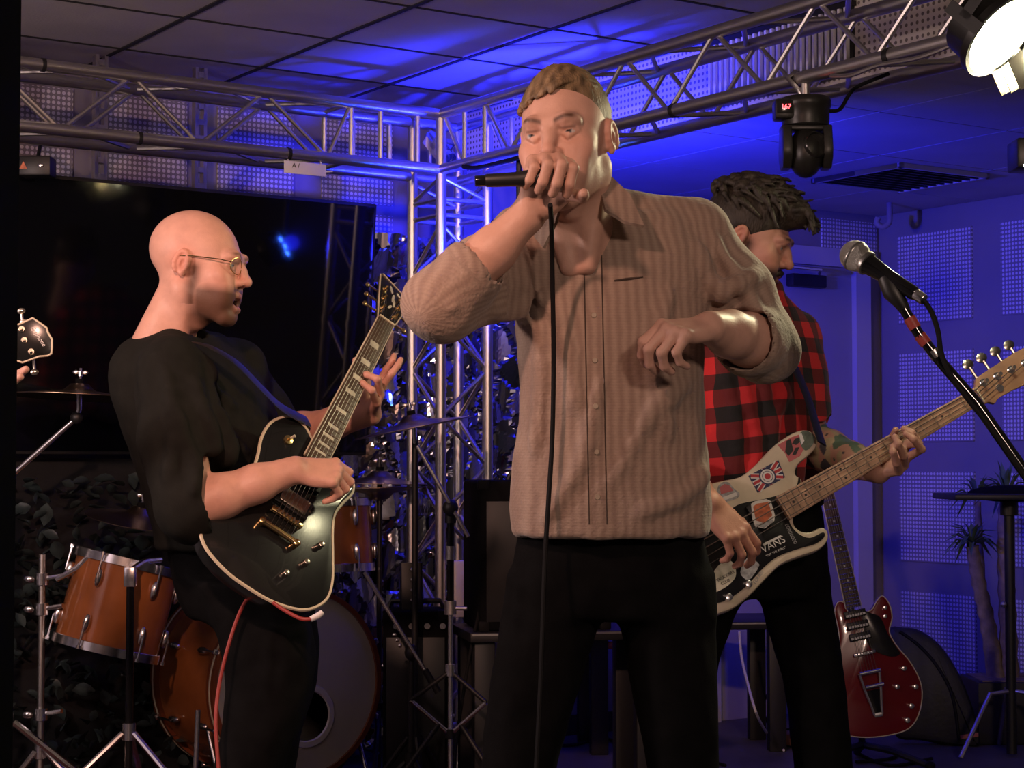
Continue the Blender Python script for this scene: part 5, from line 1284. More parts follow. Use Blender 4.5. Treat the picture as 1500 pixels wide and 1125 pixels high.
# ================================================================== DRUM KIT
mat('drum_wood', (.36, .12, .035), .22, coat=.5, var=.22, vscale=9, bump=.03, bscale=80, aniso=(1, 1, .15))
mat('drum_hoop', (.20, .055, .022), .25, coat=.4, var=.1)
mat('drum_head', (.52, .50, .44), .55, var=.08, vscale=5)
mat('head_dark', (.10, .09, .09), .5)
mat('port_ring', (.72, .71, .68), .5)
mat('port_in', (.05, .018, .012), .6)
mat('cymbal', (.30, .22, .15), .32, 1.0, bump=.15, bscale=60)
def lathe_at(prof, c, ax, n=48): return MB().lathe(prof, n, xf=lookz(c, ax, (0, 0, 1) if abs(Vector(ax).normalized().z) < .95 else (0, 1, 0)))
def drum(name, label, c, ax, R, H, mw_heads=('drum_head', 'drum_head'), lugs=6, hoopm='chrome', lugh=.5, spin=0.0, group=None):
    ax = Vector(ax).normalized(); M = lookz(c, ax, (0, 1, 0) if abs(ax.z) > .9 else (0, 0, 1))
    t = thing(name, label, 'drum', M, group)
    MB().lathe([(R * .97, -H / 2), (R, -H / 2), (R, H / 2), (R * .97, H / 2)], 56, cap=False).build('shell', 'drum_wood', t)
    for s, hm in ((1, mw_heads[0]), (-1, mw_heads[1])):
        MB().lathe([(R * 1.0, s * H / 2), (R * .98, s * (H / 2 + .004)), (.001, s * (H / 2 + .005))], 48).build('drum_skin', hm, t)
        z = s * H / 2
        MB().lathe([(R * 1.005, z - .014), (R * 1.05, z - .014), (R * 1.05, z + .012), (R * 1.03, z + .014), (R * 1.005, z + .012), (R * 1.005, z - .014)], 56, cap=False).build('hoop', hoopm, t)
    for k in range(lugs):
        a = spin + 2 * PI * k / lugs; e = Vector((math.cos(a), math.sin(a), 0))
        for s in (1, -1):
            lz = s * H * .26; M2 = Matrix.Translation(e * (R + .004) + Vector((0, 0, lz))) @ Matrix.Rotation(a, 4, 'Z')
            l = MB().ell((0.004, 0, 0), (.013, .011, .030), 10).build('lug', 'chrome', t, M2)
            MB().cyl((.016, 0, 0), (.016, 0, s * (H / 2 * .5) + s * .006), .0035, n=8).cyl((.016, 0, s * H * .25 + s * .002), (.016, 0, s * H * .25 + s * .012), .007, n=8).build('tension_rod', 'chrome', l)
    return t
bn = Vector((.60, -.80, 0)); bc = W(435, 1003, 6.0)
bd = thing('bass_drum', 'big amber wooden bass drum with white front skin and round port', 'drum', lookz(bc, bn, (0, 0, 1)))
R, H = .300, .40
MB().lathe([(R * .97, -H), (R, -H), (R, 0), (R * .97, 0)], 72, cap=False).build('shell', 'drum_wood', bd)
for z, s in ((0, 1), (-H, -1)):
    MB().lathe([(R * 1.0, z - .028), (R * 1.045, z - .028), (R * 1.045, z + .016), (R * .99, z + .016), (R * 1.0, z - .028)], 72, cap=False).build('hoop', 'drum_hoop', bd)
    MB().lathe([(R * 1.046, z - .012), (R * 1.05, z - .010), (R * 1.05, z - .002), (R * 1.046, z)], 72, cap=False).build('hoop_inlay', 'binding', bd)
pcx = (lookz(bc, bn).inverted() @ W(455, 1050, 6.0)); pc = Vector((pcx.x, pcx.y, 0))
# front skin with the port cut through it
m = MB(); n = 64; vs = []; fs = []
for k in range(n):
    a = 2 * PI * k / n; vs.append((R * 1.0 * math.cos(a), R * 1.0 * math.sin(a), .004)); vs.append((pc.x + .082 * math.cos(a), pc.y + .082 * math.sin(a), .005))
for k in range(n): fs.append((2 * k, 2 * ((k + 1) % n), 2 * ((k + 1) % n) + 1, 2 * k + 1))
m.add(vs, fs).build('drum_skin', 'drum_head', bd)
MB().lathe([(.080, .003), (.084, .009), (.100, .009), (.104, .005)], 48, xf=Matrix.Translation(pc), cap=False).build('port_ring', 'port_ring', bd)
MB().lathe([(R, -H), (.001, -H - .004)], 48, cap=False).build('drum_skin', 'drum_head', bd)
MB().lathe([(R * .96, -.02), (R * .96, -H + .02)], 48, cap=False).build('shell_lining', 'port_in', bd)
MB().ell((pc.x - .02, pc.y - .10, -.20), (.20, .10, .12), 16).build('damping_pillow', 'drum_head', bd)
for k in range(8):
    a = 2 * PI * (k + .5) / 8; e = Vector((math.cos(a), math.sin(a), 0))
    for z in (-.10, -H + .10):
        l = MB().ell((.006, 0, 0), (.014, .012, .034), 10).build('lug', 'chrome', bd, Matrix.Translation(e * (R + .004) + Vector((0, 0, z))) @ Matrix.Rotation(a, 4, 'Z'))
        s = 1 if z > -H / 2 else -1
        MB().cyl((.018, 0, 0), (.018, 0, s * .10), .004, n=8).box((.012, 0, s * .105), (.028, .018, .012), bev=.003).build('claw', 'chrome', l)
Mi = lookz(bc, bn).inverted()
for s in (-1, 1):   # spurs down to the floor
    a = lookz(bc, bn) @ Vector((s * .27, -.12, -.10)); f = Vector((a.x, a.y, .0)) + bn * .12 + bn.cross(Vector((0, 0, 1))) * (.08 * s if False else 0)
    f.z = .012; sp = rod('spur', Mi @ a, Mi @ f, .008, 'chrome', bd); 
tom = drum('tom_drum', 'amber rack tom with diamond badge beside the bass drum', W(172, 886, 5.75), (.24, .10, 1), .160, .27, ('drum_head', 'head_dark'), 6, spin=.25)
# badge
tm = tom.matrix_local; q = tm.inverted() @ W(143, 872, 5.6); a = math.atan2(q.y, q.x)
BM = Matrix.Rotation(a, 4, 'Z') @ Matrix.Translation((.1605, 0, q.z)) @ Matrix.Rotation(PI / 2, 4, 'Y')
MB().prism([(-.016, 0), (-.008, -.014), (0, -.030), (.008, -.014), (.016, 0), (.008, .014), (0, .030), (-.008, .014)], 0, .002, .0005).build('badge', 'chrome', tom, BM)
drum('tom_drum', 'amber tom half hidden behind the black guitar body', W(487, 785, 6.3), (-.05, .05, 1), .135, .22, ('drum_head', 'head_dark'), 6, spin=-.9)
# drum rug
tag(MB().box((0, 0, .004), (1.75, 1.2, .008)).build('rug', 'rug', mw=MR @ Matrix.Translation((-3.85, -1.0, 0))), 'dark red rug under the drum kit', 'rug')

def cymbal(label, c, ax, R, top=.06, nut=True, bot=.1, name='cymbal'):
    M = lookz(c, Vector(ax).normalized(), (0, 1, 0)); t = thing(name, label, 'cymbal', M)
    MB().lathe([(.006, .040), (.028, .036), (.042, .022), (.050, .016), (R * .6, .006), (R, -.004), (R, -.0055), (R * .6, .0045), (.050, .0145), (.040, .020), (.026, .034), (.006, .038)], 56, cap=False).build('plate', 'cymbal', t)
    if nut:
        MB().cyl((0, 0, .035), (0, 0, .052), .014, n=14).build('felt', 'black_matte', t)
        MB().cyl((0, 0, .05), (0, 0, .085), .004, n=8).cyl((0, 0, .060), (0, 0, .074), .008, n=10).ell((.014, 0, .072), (.010, .003, .007), 8).ell((-.014, 0, .072), (.010, .003, .007), 8).build('wing_nut', 'chrome', t)
    return t
cymbal('bronze crash cymbal with bright wing nut hanging before the television', W(116, 580, 5.6), (.04, .03, 1), .215)
cymbal('bronze cymbal tilted in front of the blue truss tower', W(606, 625, 5.83), (-.20, -.02, 1), .195)
cymbal('bronze hi-hat cymbal below the tilted cymbal', W(556, 706, 6.32), (.02, 0, 1), .165)
cymbal('bronze ride cymbal behind the back of the bald man', W(205, 760, 5.75), (.18, -.10, 1), .17)

def tripod(t, hub, r, foot, n=3, a0=0.0, leg='chrome', brace=True, w=.009):
    """legs from a hub height out to the floor"""
    for k in range(n):
        a = a0 + 2 * PI * k / n; e = Vector((math.cos(a), math.sin(a), 0))
        l = MB().tube([e * .02 + Vector((0, 0, hub)), e * r * .92 + Vector((0, 0, .035)), e * r + Vector((0, 0, foot))], w, 8).build('leg', leg, t)
        MB().ell(e * r + Vector((0, 0, .012)), (.018, .018, .012), 10).build('rubber_foot', 'rubber', l)
        if brace: rod('brace', e * .015 + Vector((0, 0, hub * .42)), e * (r * .55) + Vector((0, 0, hub * .48)), w * .6, leg, t, 6)
    MB().cyl((0, 0, hub - .02), (0, 0, hub + .03), .02, n=14).build('hub', leg, t)
# stand in front of the rack tom
b = W(191, 840, 5.5); t = thing('cymbal_stand', 'dark upright drum stand with chrome tripod in front of the rack tom', 'stand', Matrix.Translation((b.x, 5.5, 0)))
rod('pole', (0, 0, .06), (0, 0, b.z), .012, 'black_gloss', t); tripod(t, .285, .34, .012, a0=-.5, brace=False)
MB().box((0, 0, b.z - .01), (.035, .035, .06), bev=.005).build('clamp', 'chrome', t); MB().tube([(0, 0, b.z + .01), (.02, .10, b.z + .03), (.05, .2, b.z + .03)], .009, 8).build('arm', 'chrome', t)
# stand with clamps at the edge of the leaf wall
b = W(62, 812, 5.7); t = thing('tom_stand', 'chrome drum stand with clamps left of the rack tom, by the leaf wall', 'stand', Matrix.Translation((b.x, 5.7, 0)))
rod('pole', (0, 0, .05), (0, 0, b.z), .011, 'alu', t)
for z in (W(62, 848, 5.7).z, W(62, 892, 5.7).z, W(62, 1046, 5.7).z):
    c = MB().cyl((0, 0, z - .018), (0, 0, z + .018), .022, n=14).build('clamp', 'chrome', t); MB().tube([(0, 0, z), (.07, -.02, z + .012)], .008, 8).ell((-.035, -.02, z), (.018, .006, .012), 8).build('clamp_bolt', 'chrome', c)
MB().tube([(.05, -.02, W(62, 848, 5.7).z), (.12, -.04, W(62, 830, 5.7).z), (.16, -.06, W(62, 812, 5.7).z)], .009, 8).build('tom_arm', 'chrome', t)
tripod(t, .20, .20, .012, a0=1.9)
# boom stand of the crash cymbal, mostly behind the pillar
b = W(14, 690, 5.62); cc = W(112, 612, 5.6); t = thing('cymbal_stand', 'chrome boom stand carrying the crash cymbal before the television', 'stand', Matrix.Translation((b.x, b.y, 0)))
rod('pole', (0, 0, .05), (0, 0, b.z + .02), .013, 'chrome', t)
o = Vector((b.x, b.y, 0)); rod('boom', Vector((0, 0, b.z - .02)), cc - o, .0085, 'chrome', t)
MB().tube([cc - o, W(116, 600, 5.6) - o, W(116, 575, 5.6) - o], .008, 8).build('tilter', 'chrome', t)
MB().ell(cc - o, (.02, .014, .02), 10).build('tilter_joint', 'black', t)
MB().cyl((0, 0, b.z - .04), (0, 0, b.z + .01), .021, n=14).build('hub_clamp', 'black', t)
tripod(t, .30, .36, .012, a0=.3, w=.011)
# centre cymbal stand
b = W(608, 640, 5.84); t = thing('cymbal_stand', 'chrome stand of the tilted cymbal, beside the truss tower', 'stand', Matrix.Translation((b.x, 5.86, 0)))
rod('pole', (0, 0, .05), (0, -.02, b.z), .010, 'black', t); tripod(t, .22, .17, .012, a0=.8, leg='black')
MB().tube([(0, -.02, b.z - .03), (-.002, -.035, b.z + .02), (-.004, -.04, b.z + .05)], .007, 8).build('tilter', 'chrome', t)
# hi-hat stand with pedal
b = W(556, 712, 6.32); t = thing('hi_hat_stand', 'hi-hat stand with a foot pedal behind the bass drum', 'stand', Matrix.Translation((b.x, 6.32, 0)))
rod('pole', (0, 0, .05), (0, 0, b.z + .09), .009, 'black', t); tripod(t, .24, .18, .012, a0=.5, leg='black')
MB().box((.10, -.18, .045), (.09, .26, .012), xf=Matrix.Rotation(.25, 4, 'X')).build('pedal', 'alu', t)
cymbal('lower hi-hat cymbal under its twin', W(556, 716, 6.32), (.02, 0, -1), .165, nut=False)
# kick-drum microphone on a short stand
b = W(286, 1040, 5.35); t = thing('short_stand', 'short chrome stand in front of the bass drum shell', 'stand', Matrix.Translation((b.x, 5.35, 0)))
rod('rod', (0, 0, .14), (.008, 0, b.z), .0075, 'chrome', t); rod('sleeve', (-.002, 0, .0), (0, 0, .20), .014, 'alu', t); MB().lathe([(.09, 0), (.09, .012), (.02, .022)], 28).build('base', 'black', t)
# microphone stand with boom in front of the tower
Ym = 5.55; b = W(660, 742, Ym); t = thing('boom_stand', 'chrome boom microphone stand with braced tripod before the truss tower', 'stand', Matrix.Translation((b.x, Ym, 0))); o = Vector((b.x, Ym, 0))
zz = lambda py: W(660, py, Ym).z
rod('tube', (0, 0, .03), (0, 0, zz(895)), .0075, 'chrome', t); rod('upper_tube', (0, 0, zz(895)), (0, 0, zz(748)), .0105, 'black_gloss', t)
for y0, y1, r, m_ in ((748, 766, .017, 'black'), (800, 820, .015, 'alu'), (880, 900, .018, 'alu'), (973, 990, .016, 'chrome'), (1068, 1082, .016, 'black')): rod('collar', (0, 0, zz(y1)), (0, 0, zz(y0)), r, m_, t)
rod('boom', W(611, 653, Ym - .03) - o, W(686, 786, Ym - .03) - o, .0065, 'chrome', t); MB().ell(W(660, 744, Ym - .02) - o, (.024, .022, .026), 12).build('boom_clutch', 'black', t)
MB().cyl((0, 0, zz(891)), (.05, -.01, zz(891)), .006, n=8).build('handle', 'alu', t)
for kx, ky in ((602, 1026), (712, 1029)):
    k = W(kx, ky, Ym - .05) - o; rod('strut', (0, 0, zz(983)), k, .007, 'black', t); rod('strut', k, (0, 0, zz(1076)), .007, 'chrome', t); l = rod('leg', k * .3 + Vector((0, 0, zz(1076) * .7)), Vector((k.x * 2.2, -.16, .012)), .008, 'black', t)
rod('leg', (0, 0, zz(1076)), (0, .25, .012), .008, 'black', t)
# second boom, leaning beside the bass drum
Y2 = 5.75; b = W(603, 955, Y2); t = thing('boom_stand', 'boom stand with bright slanting rod beside the bass drum hoop', 'stand', Matrix.Translation((b.x, Y2, 0))); o = Vector((b.x, Y2, 0))
rod('boom', W(534, 838, Y2 - .03) - o, W(641, 1012, Y2 - .03) - o, .0065, 'chrome', t); rod('grip', W(622, 981, Y2 - .03) - o, W(642, 1014, Y2 - .03) - o, .011, 'black', t)
rod('pole', (0, 0, .02), (0, 0, b.z), .010, 'black', t); MB().ell((0, -.015, b.z), (.022, .022, .026), 12).build('boom_clutch', 'black', t)
for k in range(3): MB().ell(W(578 + k * 4, 930 + k * 8, Y2 - .05) - o, (.007, .006, .006), 8).build('bolt', 'chrome', t)
tripod(t, .16, .15, .012, a0=1.2, leg='black')
# ================================================================== LAMPS AND THE REST OF THE STAGE
mat('leather', (.14, .06, .04), .5)
mat('lamp_on', (1, 1, 1), .5, emit=(1.0, .93, .62), estr=80); mat('led_blue', (.2, .3, 1), .4, emit=(.03, .12, 1.0), estr=160); mat('led_red', (1, .1, .1), .4, emit=(1, .05, .06), estr=9)
mat('lamp_white', (1, 1, 1), .5, emit=(1, .97, .9), estr=14)
mat('lamp_body', (.016, .016, .014), .38); mat('glass_dark', (.02, .02, .018), .12)
mat('leaf_dark', (.035, .05, .05), .35, var=.4, vscale=20, spec=.6); mat('foil', (.50, .50, .54), .12, 1.0)
mat('yucca', (.10, .16, .09), .5, var=.3, vscale=20); mat('trunk', (.24, .18, .13), .85, bump=.9, bscale=40, var=.35, vscale=25)
mat('bag', (.014, .014, .014), .55, bump=.3, bscale=60); mat('tape_red', (.35, .05, .04), .5); mat('table', (.012, .012, .014), .5)
def par_can(name, label, c, d, R=.10, L=.20, face='lamp_on', body='lamp_body', cat='lamp', yoke=None, leds=0, bulb=True):
    M = lookz(c, d); t = thing(name, label, cat, M)
    MB().lathe([(.02, -L), (R * .8, -L), (R * .9, -L * .92), (R * .94, -.02), (R * 1.06, -.015), (R * 1.06, .004), (R * .96, .004), (R * .94, -.010)], 32, cap=True if False else False).build('housing', body, t)
    MB().lathe([(.001, -L), (R * .8, -L)], 24, cap=False).build('back_cap', body, t)
    if leds:
        MB().lathe([(.001, -.012), (R * .94, -.012)], 32, cap=False).build('face_plate', 'lamp_body', t)
        for k in range(leds):
            a = 2 * PI * k / (leds - 1); p = (0, 0) if k == leds - 1 else (R * .6 * math.cos(a), R * .6 * math.sin(a)); MB().ell((p[0], p[1], -.008), (R * .2, R * .2, .01), 12).build('led', face, t)
    else: MB().lathe([(.001, .006), (R * .5, .002), (R * .94, -.008)], 32, cap=False).build('lens', face, t)
    for s in (-1, 1):
        MB().box((s * R * 1.12, 0, -L * .45), (.008, .03, .10)).box((s * R * .58, R * 1.2, -L * .45), (R * 1.14, .006, .03)).box((s * R * 1.12, R * .6, -L * .45), (.008, R * 1.22, .028)).build('yoke', body, t)
    return t
# two lit cans at the outer end of the lamp truss
c1 = W(1466, 52, 4.10); par_can('stage_light', 'bright round stage light shining pale yellow on the lamp truss', c1, Vector((.50, -.46, -.60)), .100, .085)
c2 = W(1496, 93, 4.25); t = par_can('stage_light', 'smaller lit stage light with barn-door slats below the bright one', c2, Vector((-.72, -.30, -.40)), .055, .12)
for k in range(3): MB().box((-.035 + k * .035, 0, .03), (.003, .10, .06)).build('barn_door_slat', 'nickel', t)
spot('stage_light_beam', c2 + Vector((-.72, -.30, -.40)).normalized() * .10, c2 + Vector((-1.1, -.55, -.55)), 38, YEL, 95, .7, .05)
spot('stage_light_beam', c1 + Vector((.50, -.46, -.60)).normalized() * .03, c1 + Vector((.50, -.46, -.60)), 16, YEL, 165, .6, .06)
# black lamp box with a bright slot
c3 = W(1497, 228, 4.6); t = thing('stage_light', 'black box light with a bright slot along its lower edge', 'lamp', Matrix.Translation(c3))
MB().box((.03, 0, 0), (.11, .10, .075), bev=.006).build('housing', 'lamp_body', t); MB().ell((.02, -.045, -.032), (.035, .012, .008), 12).build('lamp_slot', 'lamp_white', t); rod('hanger', (.03, 0, .03), (.03, 0, ZLO - c3.z + .0), .008, 'lamp_body', t)
# moving head below the lamp truss
bm_ = px_on_right(1172); h0 = R_(TA, bm_, TZ0) if 'R_' in globals() else MR @ Vector((TA, bm_, TZ0))
hc = W(1180, 190, h0.y - .02); t = thing('moving_head_light', 'black moving-head light with red number display hanging from the lamp truss', 'lamp', Matrix.Translation(hc)); o = hc
S = h0.y / F
def hz(py): return (W(1180, py, h0.y).z - hc.z)
MB().lathe([(.001, hz(146)), (.060, hz(146)), (.066, hz(150)), (.066, hz(160)), (.062, hz(163)), (.062, hz(178)), (.060, hz(187)), (.001, hz(188))], 28, cap=False).build('base', 'lamp_body', t)
bx = MB().box((-.058, -.020, hz(166)), (.055, .06, .052), bev=.008).build('display_box', 'lamp_body', t)
MB().box((-.061, -.0505, hz(164)), (.042, .003, .034), bev=.001).build('display', 'glass_dark', bx)
obj('digits', text_mesh('167', .017, .0006, 'led_red'), bx, Matrix.Translation((-.058, -.053, hz(164))) @ Matrix.Rotation(PI / 2, 4, 'X'))
for s in (-1, 1):
    MB().prism([(-.022, hz(250)), (.022, hz(250)), (.046, hz(236)), (.050, hz(222)), (.034, hz(190)), (-.034, hz(190)), (-.050, hz(222)), (-.046, hz(236))], -.012, .012, .004, xf=Matrix.Translation((s * .052, 0, 0)) @ Matrix.Rotation(PI / 2, 4, 'Z') @ Matrix.Rotation(PI / 2, 4, 'X')).build('yoke_arm', 'lamp_body', t)
MB().box((0, 0, hz(191)), (.13, .06, .014), bev=.004).build('yoke_bridge', 'lamp_body', t)
hd = MB().ell((0, 0, hz(226)), (.047, .056, .066), 20).build('head', 'lamp_body', t)
hm_ = lookz((.020, -.040, hz(218)), (.30, -.92, .12)); MB().lathe([(.036, -.03), (.036, .004), (.031, .010), (.028, .004), (.001, .006)], 24, xf=hm_, cap=False).build('lens', 'glass_dark', hd)
MB().tube([h0 - o + Vector((-.005, 0, .02)), h0 - o + Vector((-.03, -.02, 0)), h0 - o + Vector((0, -.01, -.03)), Vector((0, 0, hz(150)))], .007, 8).cyl((0, 0, hz(150)), (0, 0, h0.z - o.z - .012), .012, n=12).build('truss_clamp', 'alu', t)
MB().tube(spline([Vector((.06, 0, hz(165))), Vector((.09, .0, hz(162))), Vector((.115, 0, hz(140))), Vector((.14, 0, hz(128))), Vector((.20, -.08, hz(120)))], 6), .005, 8).build('power_cable', 'rubber', t)
# cable slung under the lamp truss
p = lambda px, dz: MR @ Vector((TA - .02, px_on_right(px), TZ0 + dz))
tag(MB().tube(spline([p(686, -.015), p(705, -.03), p(740, -.032), p(775, -.03), p(800, -.02), p(830, -.012)], 6), .008, 8).build('truss_cable', 'rubber'), 'black cable slung under the truss beside the head of the singer', 'cable')
tag(MB().tube(spline([p(1230, -.02), p(1260, -.03), p(1300, -.022), p(1360, -.028), p(1420, -.015)], 6), .006, 8).build('truss_cable', 'alu'), 'grey cable running along the lamp truss to the bright light', 'cable')
# small chrome can inside the truss corner
par_can('stage_light', 'small chrome spotlight tucked inside the truss corner', MR @ Vector((TA + .09, TB + .10, 2.14)), Vector((.55, -.5, -.75)), .032, .13, 'glass_dark', 'chrome')
# black sensor box with warning triangle at the back truss
sb = W(55, 245, 5.75); t = thing('sensor_box', 'small black box with a warning triangle above the television', 'box', Matrix.Translation(sb))
MB().box((0, 0, 0), (.10, .08, .062), bev=.006).build('case', 'black', t); MB().prism([(-.012, -.011), (.012, -.011), (0, .012)], 0, .0008, xf=Matrix.Translation((-.034, -.0405, 0)) @ Matrix.Rotation(PI / 2, 4, 'X')).build('warning_label', 'st_orange', t)
MB().ell((.02, -.04, 0), (.012, .004, .006), 8).build('lens', 'chrome', t); rod('hanger', (0, 0, .03), (0, .03, TZ0 - sb.z), .006, 'black', t)
# white tag on the back truss
wt = W(447, 247, 5.95); t = thing('paper_tag', 'white tag with a scribbled mark hanging on the back truss', 'tag', Matrix.Translation(wt) @ Matrix.Rotation(TH, 4, 'Z'))
MB().box((0, 0, 0), (.152, .004, .040), bev=.001).build('card', 'white_tag', t); obj('lettering', text_mesh('A /', .022, .0004, 'ink'), t, Matrix.Translation((-.035, -.0027, .006)) @ Matrix.Rotation(PI / 2, 4, 'X')); MB().cyl((.075, 0, -.004), (.10, 0, .0), .003, n=6).build('tie', 'white_tag', t)
MB().tube([(-.06, 0, .018), (-.06, .02, .05)], .002, 6).tube([(.06, 0, .018), (.06, .02, .05)], .002, 6).build('tie', 'white_tag', t)

# the blue LED can whose reflection stands in the television
pl = MR @ Vector((TA + .02, -1.157, 1.81)); t = par_can('led_can', 'small round LED can giving blue light on an arm below the truss', pl, Vector((.30, .80, .50)), .060, .09, 'led_blue', leds=7)
tag(rod('drop_arm', MR @ Vector((TA + .02, -1.157, 1.85)), MR @ Vector((TA + .02, -1.157, TZ0)), .010, 'black'), 'short black drop arm holding the blue LED can under the truss', 'bracket')
spot('led_can_beam', pl + Vector((.30, .80, .50)).normalized() * .03, pl + Vector((.30, .80, .50)), 215, BLUE, 165, .8, .03)
up1 = W(905, 640, 6.25); 
up2 = W(985, 560, 6.9)

# foil curtain behind the tower
def foil():
    nx, nz_ = 90, 170; A0, A1, Z0, Z1 = -3.02, -2.06, .02, 1.93; rn = np.random.RandomState(4)
    cx = rn.uniform(A0, A1, 420); cz = rn.uniform(Z0, Z1, 420); sl = rn.uniform(-.55, .55, (420, 2)); hh = rn.uniform(-.012, .012, 420)
    a = np.linspace(A0, A1, nx); z = np.linspace(Z0, Z1, nz_); AA, ZZ = np.meshgrid(a, z, indexing='ij')
    AA = AA + rn.uniform(-.003, .003, AA.shape); ZZ = ZZ + rn.uniform(-.003, .003, ZZ.shape)
    d = (AA[..., None] - cx) ** 2 + ((ZZ[..., None] - cz) * .8) ** 2; i = d.argmin(-1)
    off = hh[i] + sl[i, 0] * (AA - cx[i]) + sl[i, 1] * (ZZ - cz[i]) * .6 + .02 * np.sin(AA * 22)
    P = np.stack([AA, -.17 + np.clip(off, -.05, .05), ZZ], -1).reshape(-1, 3); id_ = np.arange(nx * nz_).reshape(nx, nz_)
    Q = np.stack([id_[:-1, :-1], id_[1:, :-1], id_[1:, 1:], id_[:-1, 1:]], -1).reshape(-1, 4)
    me = npmesh('foil_curtain', P, Q, 'foil'); me.polygons.foreach_set('use_smooth', np.zeros(len(me.polygons), bool))
    o = obj('foil_curtain', me, None, MR); tag(o, 'crumpled shiny foil curtain glinting blue behind the truss tower', 'curtain')
foil()
# leaf wall below the television
def leaves():
    t = thing('leaf_wall', 'artificial hedge panel of dark glossy leaves below the television', 'hedge', MR)
    MB().box((-4.0, -.16, .55), (2.0, .03, 1.10)).build('backing', 'black', t)
    lv = []
    for sz in (1.0,):
        m = MB(); vs = [(0, 0, 0), (.016, .004, .018), (.020, .007, .034), (.012, .006, .052), (0, -.002, .066), (-.012, .006, .052), (-.020, .007, .034), (-.016, .004, .018), (0, -.003, .034)]
        m.add(vs, [(0, 1, 8), (1, 2, 8), (2, 3, 8), (3, 4, 8), (4, 5, 8), (5, 6, 8), (6, 7, 8), (7, 0, 8)]); lv.append(m)
    me = lv[0].mesh('leaf', 'leaf_dark', True, 2); rn = random.Random(5); st = MB()
    for k in range(1500):
        near = k < 300
        a = rn.uniform(-4.95, -4.2) if near else rn.uniform(-4.98, -3.05); z = rn.uniform(.05, 1.06); b = rn.uniform(-.30, -.19)
        M = Matrix.Translation((a, b, z)) @ Euler((rn.uniform(.2, 1.6), rn.uniform(-.6, .6), rn.uniform(-1.2, 1.2))).to_matrix().to_4x4() @ Matrix.Rotation(rn.uniform(0, 6.3), 4, 'Y') @ Matrix.Scale(rn.uniform(.7, 1.25), 4)
        if near: obj('leaf', me, t, M)
        else: st.add(lv[0].v, lv[0].f, M)
    tag(st.build('leaves', 'leaf_dark', t, sharp=2), kind='stuff')
leaves()

# black cabinet on a low stand behind the singer
def cabinet(name, label, c, d, rotz, m='black_matte', cat='amplifier', knobs=0):
    t = thing(name, label, cat, Matrix.Translation(c) @ Matrix.Rotation(rotz, 4, 'Z')); w, dp, h = d
    MB().box((0, 0, h / 2), (w, dp, h), bev=.012).build('case', m, t); MB().box((0, -dp / 2 - .001, h * .46), (w * .90, .006, h * .80), bev=.002).build('grille', 'black', t)
    for s in (-1, 1):
        for q in (0, 1): MB().box((s * (w / 2 - .015), -dp / 2 + .015, .015 + q * (h - .03)), (.036, .036, .034), bev=.006).build('corner', 'rubber', t)
    MB().tube([(-.09, 0, h), (-.08, 0, h + .025), (.08, 0, h + .025), (.09, 0, h)], .009, 8).build('handle', 'black', t)
    for k in range(knobs): MB().cyl((-w * .3 + k * .05, -dp / 2, h * .92), (-w * .3 + k * .05, -dp / 2 - .015, h * .92), .010, n=12).build('knob', 'chrome', t)
    return t
def table(name, label, c, L, D, H, rotz, m='table', edge='alu'):
    t = thing(name, label, 'table', Matrix.Translation(c) @ Matrix.Rotation(rotz, 4, 'Z'))
    MB().box((0, 0, H - .015), (L, D, .03), bev=.004).build('tabletop', m, t); MB().box((0, -D / 2 - .001, H - .006), (L * .98, .004, .006)).build('edge_strip', edge, t)
    for sx in (-1, 1):
        for sy in (-1, 1): MB().box((sx * (L / 2 - .05), sy * (D / 2 - .05), (H - .03) / 2), (.065, .05, H - .03), bev=.004).build('leg', m, t)
    return t
c0 = W(790, 905, 6.1); TB1 = Vector((.14, 5.95, 0))
table('side_table', 'black table under the black speaker cabinet behind the singer', TB1, .62, .36, .56, .2)
cabinet('speaker_cabinet', 'black speaker cabinet standing on the table behind the singer', Vector((.075, 5.95, .561)), (.42, .30, 1.03 - .56), .2, cat='speaker')
c1_ = W(985, 905, 7.2); table('low_table', 'low black table with pale edge between the legs of the singer and the door', Vector((c1_.x + .02, 7.12, 0)), .78, .40, .49, .12)
# small things on and under the low table
lt = W(895, 917, 7.0); tag(MB().box((0, 0, 0), (.115, .09, .035), bev=.004).build('effects_unit', 'alu', mw=Matrix.Translation((lt.x, 6.98, .5075))), 'grey metal box on the low table seen between the legs of the singer', 'box')
lt2 = W(896, 938, 6.9); t = thing('cable_roll', 'pink roll of taped cable hanging below the low table edge', 'cable', Matrix.Translation((lt2.x, 6.93, lt2.z)))
MB().tube([(.05 * math.cos(a), .012 * math.sin(a * 2), .022 * math.sin(a)) for a in np.linspace(0, 2 * PI, 25)[:-1]], .014, 8, closed=True).build('loop', 'st_pink', t); MB().tube([(.0, 0, .02), (0, .03, .03), (0, .05, .06)], .008, 8).build('tie', 'white_tag', t)
# amp beside the bass drum with a little mixer on it
am = W(590, 888, 6.12); cabinet('guitar_amplifier', 'black amplifier beside the bass drum below the hi-hat', Vector((-.315, 6.06, .009)), (.21, .20, .60), .05, knobs=4)
mx_ = W(602, 858, 6.05); t = thing('small_mixer', 'small upright unit with a row of shiny knobs on the amplifier', 'mixer', Matrix.Translation((mx_.x, 6.05, .610)) @ Matrix.Rotation(.2, 4, 'Z'))
MB().prism([(0, 0), (.07, 0), (.035, .15), (.015, .15)], -.035, .035, .003, xf=Matrix.Rotation(PI / 2, 4, 'Z') @ Matrix.Rotation(PI / 2, 4, 'X') @ Matrix.Translation((-.035, 0, 0))).build('case', 'black', t)
for k in range(4): MB().ell((.0, -.040 + k * .006, .03 + k * .033), (.010, .010, .008), 10).build('knob', 'chrome', t)
